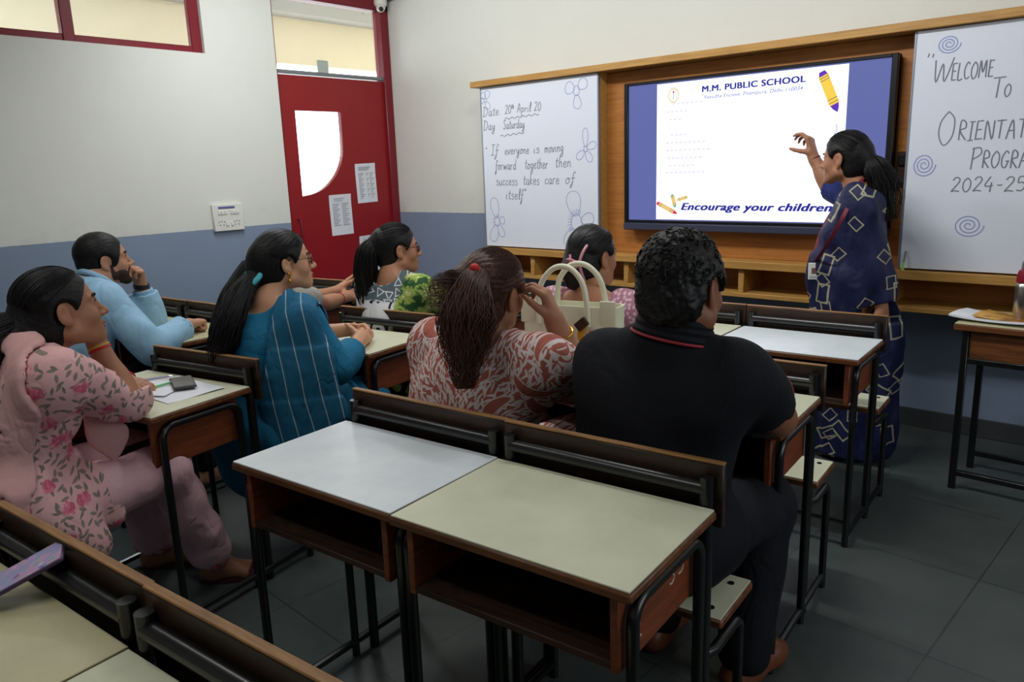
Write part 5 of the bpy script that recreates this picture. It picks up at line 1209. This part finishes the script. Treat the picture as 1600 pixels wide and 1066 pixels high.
# ================================================================== 5. person hidden behind the woman in teal
hd = Head((-3.445, 2.13, 1.055), (.3, .95), size=.94)
hp = Person('person mostly hidden behind the woman in teal, only bare forearms showing before the door', (-3.5, 2.05, 0), dict(
    P=(-3.60, 2.06, .52), C=(-3.53, 2.07, .73), N=(-3.455, 2.10, .915), SL=(-3.60, 2.12, .865), SR=(-3.31, 2.13, .87), EL=(-3.62, 2.36, .79), WL=(-3.605, 2.575, .825),
    ER=(-3.475, 2.385, .785), WR=(-3.535, 2.565, .79), KL=(-3.75, 2.5, .53), KR=(-3.55, 2.5, .53), AL=(-3.75, 2.55, .085), AR=(-3.55, 2.55, .085), hipdir=(1, 0, 0)), hd, fat=.88, arm=.9)
hp.body(hands=[dict(w=(-3.535, 2.565, .79), d=(-.3, .9, .0), n=(-.7, -.2, -.5), side='R'), dict(w=(-3.605, 2.575, .825), d=(-.36, .85, .36), n=(.5, .1, -.7), side='L', curls=(8, 10, 14, 18))], feet=[('R', (0, 1), True), ('L', (0, 1), True)])
torso_cloth(hp, 'c_beige', .010, (('L', .45), ('R', .45)), 'top', .7, .003, 41, (.04, .02, .082)); trousers(hp, 'c_dark', .012)
hp.hair_cap('hair_black', .000, (.066, .055), (.84, -.54), .01); hp.band(hp.J['WR']+V(.02, -.05, 0), (-.3, .9, 0), .030, .002, 'bangle', 'bangle_red')

# ================================================================== 6. woman in rust print
hd = Head((-1.532, 1.645, 1.112), (-.02, 1.0), pitch=-4, roll=7, size=1.02)
rw = Person('woman in rust and white leaf print with frizzy brown ponytail, seen from behind', (-1.56, 1.56, 0), dict(
    P=(-1.585, 1.565, .53), C=(-1.575, 1.575, .79), N=(-1.545, 1.60, .975), SL=(-1.745, 1.61, .915), SR=(-1.35, 1.63, .915), EL=(-1.89, 1.78, .785), WL=(-1.70, 1.96, .785),
    ER=(-1.385, 1.865, .80), WR=(-1.415, 1.775, 1.015), KL=(-1.69, 2.0, .54), KR=(-1.46, 2.0, .54), AL=(-1.70, 1.93, .085), AR=(-1.47, 1.93, .085), hipdir=(1, .05, 0)), hd, fat=1.30, arm=1.35)
rw.body(hands=[dict(w=(-1.415, 1.775, 1.015), d=(-.12, -.28, .95), n=(-.80, -.35, -.1), side='R', curls=(42, 46, 50, 55), thumb=(.8, .45, .35, 20)), dict(w=(-1.70, 1.96, .785), d=(.6, .75, 0), n=(0, 0, -1), side='L')], feet=[('R', (0, 1), True), ('L', (0, 1), True)], neck=.056)
def ex(F): F.cone((-1.585, 1.53, .58), (-1.585, 1.53, .45), .21, .23, .05, (V(0, 1, 0), .7))
torso_cloth(rw, 'c_rust', .016, (('L', 1.2), ('R', 1.02)), 'tunic', .9, .005, 51, (.04, .03, .088), extra=ex, slack=.014); trousers(rw, 'c_dark', .016)
w = hd.w
rw.hair_cap('hair_brown', .004, (.070, .062), (.82, -.57), .012, groove=.0014, extra=[(w(0, -.09, .045), w(-.01, -.125, .035), .05, .04, .04)])
rw.strands('hair_brown', (0, -.12, .04), .006, 320, 4)
rw.tail([(-1.495, 1.545, 1.175), (-1.476, 1.485, 1.13), (-1.452, 1.44, 1.06), (-1.435, 1.415, .985), (-1.43, 1.40, .885)], [.026, .058, .074, .050, .008], 'hair_brown', 330, 12, thick=.0017, fray=.22, wav=.014)
rw.tail([(-1.50, 1.535, 1.165), (-1.52, 1.48, 1.145), (-1.56, 1.47, 1.125), (-1.60, 1.475, 1.10)], [.025, .05, .05, .03], 'hair_brown', 420, 13, name='frizzy_hair', thick=.0008, fray=.35, core=False, wav=.008)
rw.part(MB().ball((-1.478, 1.508, 1.196), .014, 12), 'hair_tie', 'rubber_red')
d = nrm(rw.J['WR']-rw.J['ER']); rw.band(rw.J['ER']+d*.185, d+V(.2, 0, 0), .0405, .0034, 'bangle', 'gold')
e = Vector(hd.w(.075, .03, .03)); 
# ================================================================== 7. woman with the hair claw
hd = Head((-1.765, 2.475, 1.118), (.24, .97), pitch=-2)
cw = Person('woman in mauve blouse with a pink hair claw, back to us behind the cream bag', (-1.76, 2.42, 0), dict(
    P=(-1.75, 2.40, .52), C=(-1.75, 2.41, .77), N=(-1.757, 2.43, .97), SL=(-1.925, 2.425, .915), SR=(-1.59, 2.455, .915), EL=(-2.0, 2.62, .785), WL=(-1.88, 2.83, .785),
    ER=(-1.52, 2.64, .785), WR=(-1.66, 2.84, .785), KL=(-1.86, 2.85, .53), KR=(-1.65, 2.85, .53), AL=(-1.88, 2.9, .085), AR=(-1.66, 2.9, .085), hipdir=(1, .05, 0)), hd, fat=1.05, arm=1.15)
cw.body(hands=[dict(w=(-1.66, 2.84, .785), d=(-.5, .8, 0), n=(0, 0, -1), side='R'), dict(w=(-1.88, 2.83, .785), d=(.5, .8, 0), n=(0, 0, -1), side='L')], feet=[('R', (0, 1), True), ('L', (0, 1), True)])
torso_cloth(cw, 'c_mauve', .012, (('L', .9), ('R', .9)), 'blouse', .9, .0035, 61, (.05, .075, .115)); trousers(cw, 'c_dark', .016)
w = hd.w
cw.hair_cap('hair_black', .002, (.070, .062), (.82, -.57), .010, extra=[(w(0, -.085, -.03), w(.0, -.11, -.05), .055, .045, .04), (w(0, -.10, -.05), w(.0, -.105, -.10), .035, .03, .03)])
cw.strands('hair_black', (0, -.115, -.04), .004, 240, 6)
ca, sa_ = math.cos(.50), math.sin(.50); wc = lambda x, y, z: w(x*ca-y*sa_, x*sa_+y*ca, z)
q = MB(); q.tube(smooth_poly([Vector(wc(0.020, -.125, .05)), Vector(wc(0.012, -.155, .02)), Vector(wc(0.005, -.165, -.02)), Vector(wc(0.012, -.155, -.06)), Vector(wc(0.018, -.14, -.09))], 5), [.003]+[.0055]*19+[.003], 8)
q.tube(smooth_poly([Vector(wc(-0.055, -.135, -.02)), Vector(wc(-0.045, -.16, -.005)), Vector(wc(-0.015, -.168, -.01)), Vector(wc(0.005, -.168, -.02)), Vector(wc(-0.015, -.168, -.035)), Vector(wc(-0.045, -.16, -.04)), Vector(wc(-0.060, -.135, -.03))], 5), .0055, 8)
q.tube(smooth_poly([Vector(wc(-0.040, -.15, .012)), Vector(wc(-0.030, -.168, -.02)), Vector(wc(-0.035, -.15, -.05))], 5), .0045, 8); cw.part(q, 'hair_claw', 'pinkclip')
cw.part(MB().tube([Vector(cw.J['N']+cw.R*.062*math.cos(a)+cw.Fw*.06*math.sin(a)+cw.U*(.025-.03*math.sin(a))) for a in [i/24*6.2832 for i in range(24)]], .0018, 6, closed=True), 'necklace', 'gold')

# ================================================================== 8. man in the black shirt
hd = Head((-.888, 1.600, 1.180), (.0, 1.0), pitch=-6, roll=0, size=1.05)
pm = Person('broad man in a black polo shirt with red piping, seen from behind at centre right', (-.97, 1.53, 0), dict(
    P=(-.98, 1.605, .54), C=(-.955, 1.605, .84), N=(-.905, 1.585, 1.045), SL=(-1.095, 1.60, .965), SR=(-.765, 1.63, .975), EL=(-1.20, 1.80, .80), WL=(-1.05, 2.02, .79),
    ER=(-.765, 1.885, .800), WR=(-.99, 1.99, .79), KL=(-1.10, 1.98, .50), KR=(-.83, 1.985, .50), AL=(-1.10, 1.86, .09), AR=(-.815, 1.84, .09), hipdir=(1, .05, 0)), hd, fem=False, fat=1.24, arm=1.22, skin='skin_dark')
pm.body(hands=[dict(w=(-.965, 1.99, .79), d=(-.85, .5, 0), n=(0, 0, -1), side='R', curls=(20, 22, 25, 28)), dict(w=(-1.05, 2.02, .79), d=(.5, .8, 0), n=(0, 0, -1), side='L', curls=(20, 22, 25, 28))], feet=[], neck=.066, male=True, chub=1.15)
def ex(F): F.ell((-.965, 1.57, .72), (.205, .14, .17), None, .06); F.cone((-1.06, 1.565, .90), (-.83, 1.575, .90), .09, .09, .06)
torso_cloth(pm, 'c_black', .016, (('L', .85), ('R', .56)), 'polo_shirt', .15, .0045, 71, (.01, 0, .080), extra=ex, slack=.012, bust=False); trousers(pm, 'c_dark', .016, .95, .012)
j = pm.J; q = MB()
for r, dz in ((.086, .018), (.081, .036), (.077, .052)): q.tube([Vector(j['N']+pm.R*r*math.cos(a)+pm.Fw*(r*.95*math.sin(a)+.004)+pm.U*(dz-.020*math.sin(a))) for a in [math.radians(110+320*i/24) for i in range(25)]], .014, 8)
pm.part(q, 'collar', 'c_black')
pm.part(MB().tube([Vector(j['N']+pm.R*.101*math.cos(a)+pm.Fw*(.095*math.sin(a)+.002)+pm.U*(.012-.020*math.sin(a))) for a in [math.radians(150+240*i/24) for i in range(25)]], .0035, 6), 'red_piping', 'c_redpipe')
S_, E_ = j['SR'], j['ER']; pm.band(S_+(E_-S_)*.535, E_-S_, .0855, .0035, 'red_piping', 'c_redpipe')
pm.hair_cap('hair_curly', .008, (.076, .066), (.90, -.44), -.005, groove=0, curl=.0042)
rg = np.random.RandomState(3); q = MB()   # curls standing off the crown
for i in range(420):
    v = nrm(rg.normal(size=3)); 
    if v[2] < -.15 or (v[1] > .55 and v[2] < .35): continue
    c = np.array([v[0]*.086, v[1]*.105-.02, v[2]*.092+.033]); a = rg.uniform(0, 6.28); r = rg.uniform(.006, .011); t1 = nrm(np.cross(v, V(.3, .7, .2))); t2 = np.cross(v, t1)
    q.tube([Vector(hd.w(*(c+v*(.001+.004*math.sin(s_*3.1))+t1*r*math.cos(a+s_*4.2)+t2*r*math.sin(a+s_*4.2)))) for s_ in [0, .25, .5, .75, 1]], [.0016, .0020, .0020, .0016, .0008], 5)
pm.part(q, 'curls', 'hair_curly')
for sd, d_ in (('R', (.15, .98)), ('L', (-.1, .98))):
    A = j['A'+sd]; d_ = nrm(V(d_[0], d_[1], 0)); F = Field(A-.2, A+.25, .006); h0 = V(A[0], A[1], .045)
    F.cone(h0-d_*.035, h0+d_*.02, .042, .042, .03); F.cone(h0+V(0, 0, .0), h0+d_*.15-V(0, 0, .008), .042, .038, .03); F.cone(A+V(0, 0, -.02), A+V(0, 0, .005), .045, .042, .02); F.cone(h0+d_*.15-V(0, 0, .008), h0+d_*.19-V(0, 0, .012), .036, .030, .03)
    F.cut((0, 0, .003), (0, 0, -1)); F.mesh('shoe', M['brownleather'], pm.root, pm.base)

# ================================================================== 9. the teacher
hd = Head((-1.288, 3.83, 1.462), (-.985, .10), pitch=-2, roll=0)
te = Person('teacher in navy saree with cream block print pointing at the screen', (-1.19, 3.83, 0), dict(
    P=(-1.195, 3.83, .86), C=(-1.20, 3.83, 1.10), N=(-1.205, 3.83, 1.305), SL=(-1.15, 3.68, 1.245), SR=(-1.27, 3.975, 1.255), EL=(-1.09, 3.695, .99), WL=(-1.035, 3.70, .785),
    ER=(-1.43, 4.075, 1.315), WR=(-1.525, 4.075, 1.475), KL=(-1.19, 3.76, .47), KR=(-1.22, 3.90, .47), AL=(-1.17, 3.75, .085), AR=(-1.20, 3.91, .085), hipdir=(-.30, .95, 0)), hd, fat=.98, arm=1.0)
te.body(hands=[dict(w=(-1.525, 4.075, 1.475), d=(-.22, .0, .97), n=(-.95, .15, -.25), side='R', curls=((38, 40, 20), (48, 50, 30), (55, 55, 35), (60, 60, 40)), thumb=(.35, .25, .9, 10), spread=.05), dict(w=(-1.035, 3.70, .785), d=(.2, .05, -.97), n=(-.9, .3, -.1), side='L', curls=(22, 26, 30, 34))], feet=[('L', (-.97, .0), True), ('R', (-.97, .1), True)], neck=.048)
F = te.cloth_field(.0075, te.lo, te.hi)   # saree
te.torso(F, .014); P_ = te.J['P']
F.cone(P_+V(0, 0, .02), (-1.195, 3.83, .50), .152, .158, .05, (V(0, 1, 0), .92)); F.cone((-1.195, 3.83, .50), (-1.19, 3.83, .03), .158, .182, .05, (V(0, 1, 0), .88))
F.cone(te.J['SL']+V(.0, .02, .0), (-1.11, 3.70, .92), .072, .095, .05, (V(.5, -.9, 0), .6)); F.cone((-1.11, 3.70, .92), (-1.08, 3.73, .62), .095, .10, .05, (V(.5, -.9, 0), .5)); te.arm_part(F, 'L', .022, 0, 1.92)
F.cone((-1.18, 3.68, 1.22), (-1.30, 3.80, .95), .09, .12, .05, (V(-.4, -.8, 0), .4)); F.cone((-1.30, 3.80, .95), (-1.28, 3.83, .70), .12, .12, .05)
F.cone((-1.06, 3.76, .7), (-1.04, 3.80, .1), .10, .09, .05)
te.folds(F, .006, 81, .9)
def pleat(X, Y, Z): 
    a = np.arctan2(Y-3.83, X+1.195); return .006*np.clip((.95-Z)/.5, 0, 1)*np.sin(a*17+1.5*np.sin(Z*5))
F.warp(pleat); te.neck_cut(F, .05, .05, .095); te.hollow(F, 'L', 1.91, .04); F.cut((0, 0, .025), (0, 0, -1)); F.mesh('saree', M['c_saree'], te.root, te.base)
F = te.cloth_field(.006); te.arm_part(F, 'R', .016, .05, .95, .022); F.cone(te.J['N']-te.U*.07, te.J['SR']-te.U*.01, .07, .07, .04); te.hollow(F, 'R', .93, .062); F.mesh('blouse', M['c_navy'], te.root, te.base)
w = hd.w
te.hair_cap('hair_black', .003, (.066, .056), (.84, -.54), .012, extra=[(w(0, -.09, .0), w(.0, -.12, -.03), .055, .04, .04)])
te.strands('hair_black', (0, -.115, -.02), .005, 240, 5)
te.tail([w(0, -.105, -.02), w(.0, -.15, -.06), w(.02, -.175, -.13), w(.03, -.19, -.21), w(.03, -.21, -.30)], [.03, .055, .065, .06, .03], 'hair_black', 190, 15, fray=.25, wav=.01)
q = MB()
for sd in (-1, 1):
    A = te.J['N']; pts = [A+te.U*.055-te.Fw*.055, A+te.U*.05+te.R*sd*.062]+([V(-1.186, 3.60, 1.226), V(-1.24, 3.595, 1.11), V(-1.307, 3.65, 1.018), V(-1.34, 3.69, .985)] if sd < 0 else [V(-1.33, 3.87, 1.22), V(-1.365, 3.80, 1.10), V(-1.355, 3.70, .985)])
    g = smooth_poly([tuple(p) for p in pts], 6); q.sheet([[p+Vector((.0095, .003, .002)) for p in g], [p-Vector((.0095, .003, .002)) for p in g]], .0012)
te.part(q, 'lanyard', 'lanyard')
q = MB().box((-.003, -.026, -.09), (.003, .026, -.01), .002); bd = q.build('badge', M['wpla'], te.root); bd.location = Vector((-1.345, 3.685, .985))-Vector(te.base); bd.rotation_euler = (0, 0, math.radians(-66))
MB().box((.0028, -.011, -.062), (.0042, .011, -.034), .0005).build('portrait', plain('badge_portrait', (120, 80, 90), .5, .4, 90), bd); MB().box((.0028, -.018, -.082), (.0040, .018, -.072), .0005).build('printed_lines', M['print'], bd)
d = nrm(te.J['WR']-te.J['ER']); te.band(te.J['WR']-d*.02, d, .029, .003, 'bangle', 'lanyard'); te.band(te.J['WR']-d*.075, d, .033, .003, 'bangle', 'lanyard')
e = w(-.082, -.008, -.045); te.part(MB().ball(e, .006, 10), 'earring', 'gold')

# ================================================================== handbag on the desk
bg_ = thing('handbag', 'cream structured handbag with two tall round handles standing on the desk', 'handbag', (-1.535, 2.03, .751), math.radians(14))
M['bagcream'] = plain('cream_leatherette', (222, 220, 196), .42, .05, 10, bump=.04)
def loop(w_, d_, z, r=.03, n=6):
    out = []
    for cx, cy, a0 in ((w_-r, d_-r, 0), (-w_+r, d_-r, 90), (-w_+r, -d_+r, 180), (w_-r, -d_+r, 270)):
        for i in range(n+1): a = math.radians(a0+90*i/n); out.append(Vector((cx+r*math.cos(a), cy+r*math.sin(a), z)))
    return out
q = MB(); prev = None
for w_, d_, z in ((.15, .055, 0), (.158, .062, .02), (.165, .06, .15), (.172, .05, .255), (.172, .048, .262), (.166, .043, .262), (.160, .042, .20)):
    ring_ = [q.bm.verts.new(v) for v in loop(w_, d_, z)]
    if prev: 
        for i in range(len(ring_)): q.bm.faces.new((prev[i], prev[(i+1) % len(ring_)], ring_[(i+1) % len(ring_)], ring_[i]))
    else: q.bm.faces.new(list(reversed(ring_)))
    prev = ring_
q.bm.faces.new(prev); q.build('bag_body', M['bagcream'], bg_)
for x in (-1, 1): MB().box((x*.17-.055*(x > 0), -.056, .20), (x*.17+.055*(x < 0), -.048, .285), .004, 2).build('front_tab', M['bagcream'], bg_)
MB().box((-.115, -.064, .045), (.115, -.056, .165), .004, 2).build('front_pocket', M['bagcream'], bg_)
for yy, dx in ((-.060, -.012), (.045, .012)):
    MB().tube(smooth_poly([(-.088+dx, yy, .20), (-.088+dx, yy, .27), (-.078+dx, yy*.9, .335), (-.035+dx, yy*.8, .385), (.02+dx, yy*.8, .388), (.066+dx, yy*.9, .345), (.086+dx, yy, .27), (.088+dx, yy, .20)], 6), .0095, 12).build('handle', M['bagcream'], bg_)
q = MB(); 
for i in range(7): q.tube(smooth_poly([(.08, -.068, .215), (.066-.008*i*.4, -.078, .17), (.052+.009*i, -.075, .08+.006*(i % 3))], 4), .0022, 5)
tz = q.build('tassel', plain('orange_thread', (214, 150, 40), .7, .2, 40), bg_); MB().box((-.022, -.008, -.016), (.022, .008, .016), .004, 2, Matrix.Translation((.062, -.078, .21)) @ Matrix.Rotation(math.radians(-40), 4, 'Y')).build('charm', plain('dark_bead', (58, 34, 26), .3, .3, 60), tz)
MB().tube(smooth_poly([(.088, -.07, .19), (.10, -.078, .15), (.105, -.076, .10)], 4), .003, 6).build('red_thread', M['rubber_red'], tz)
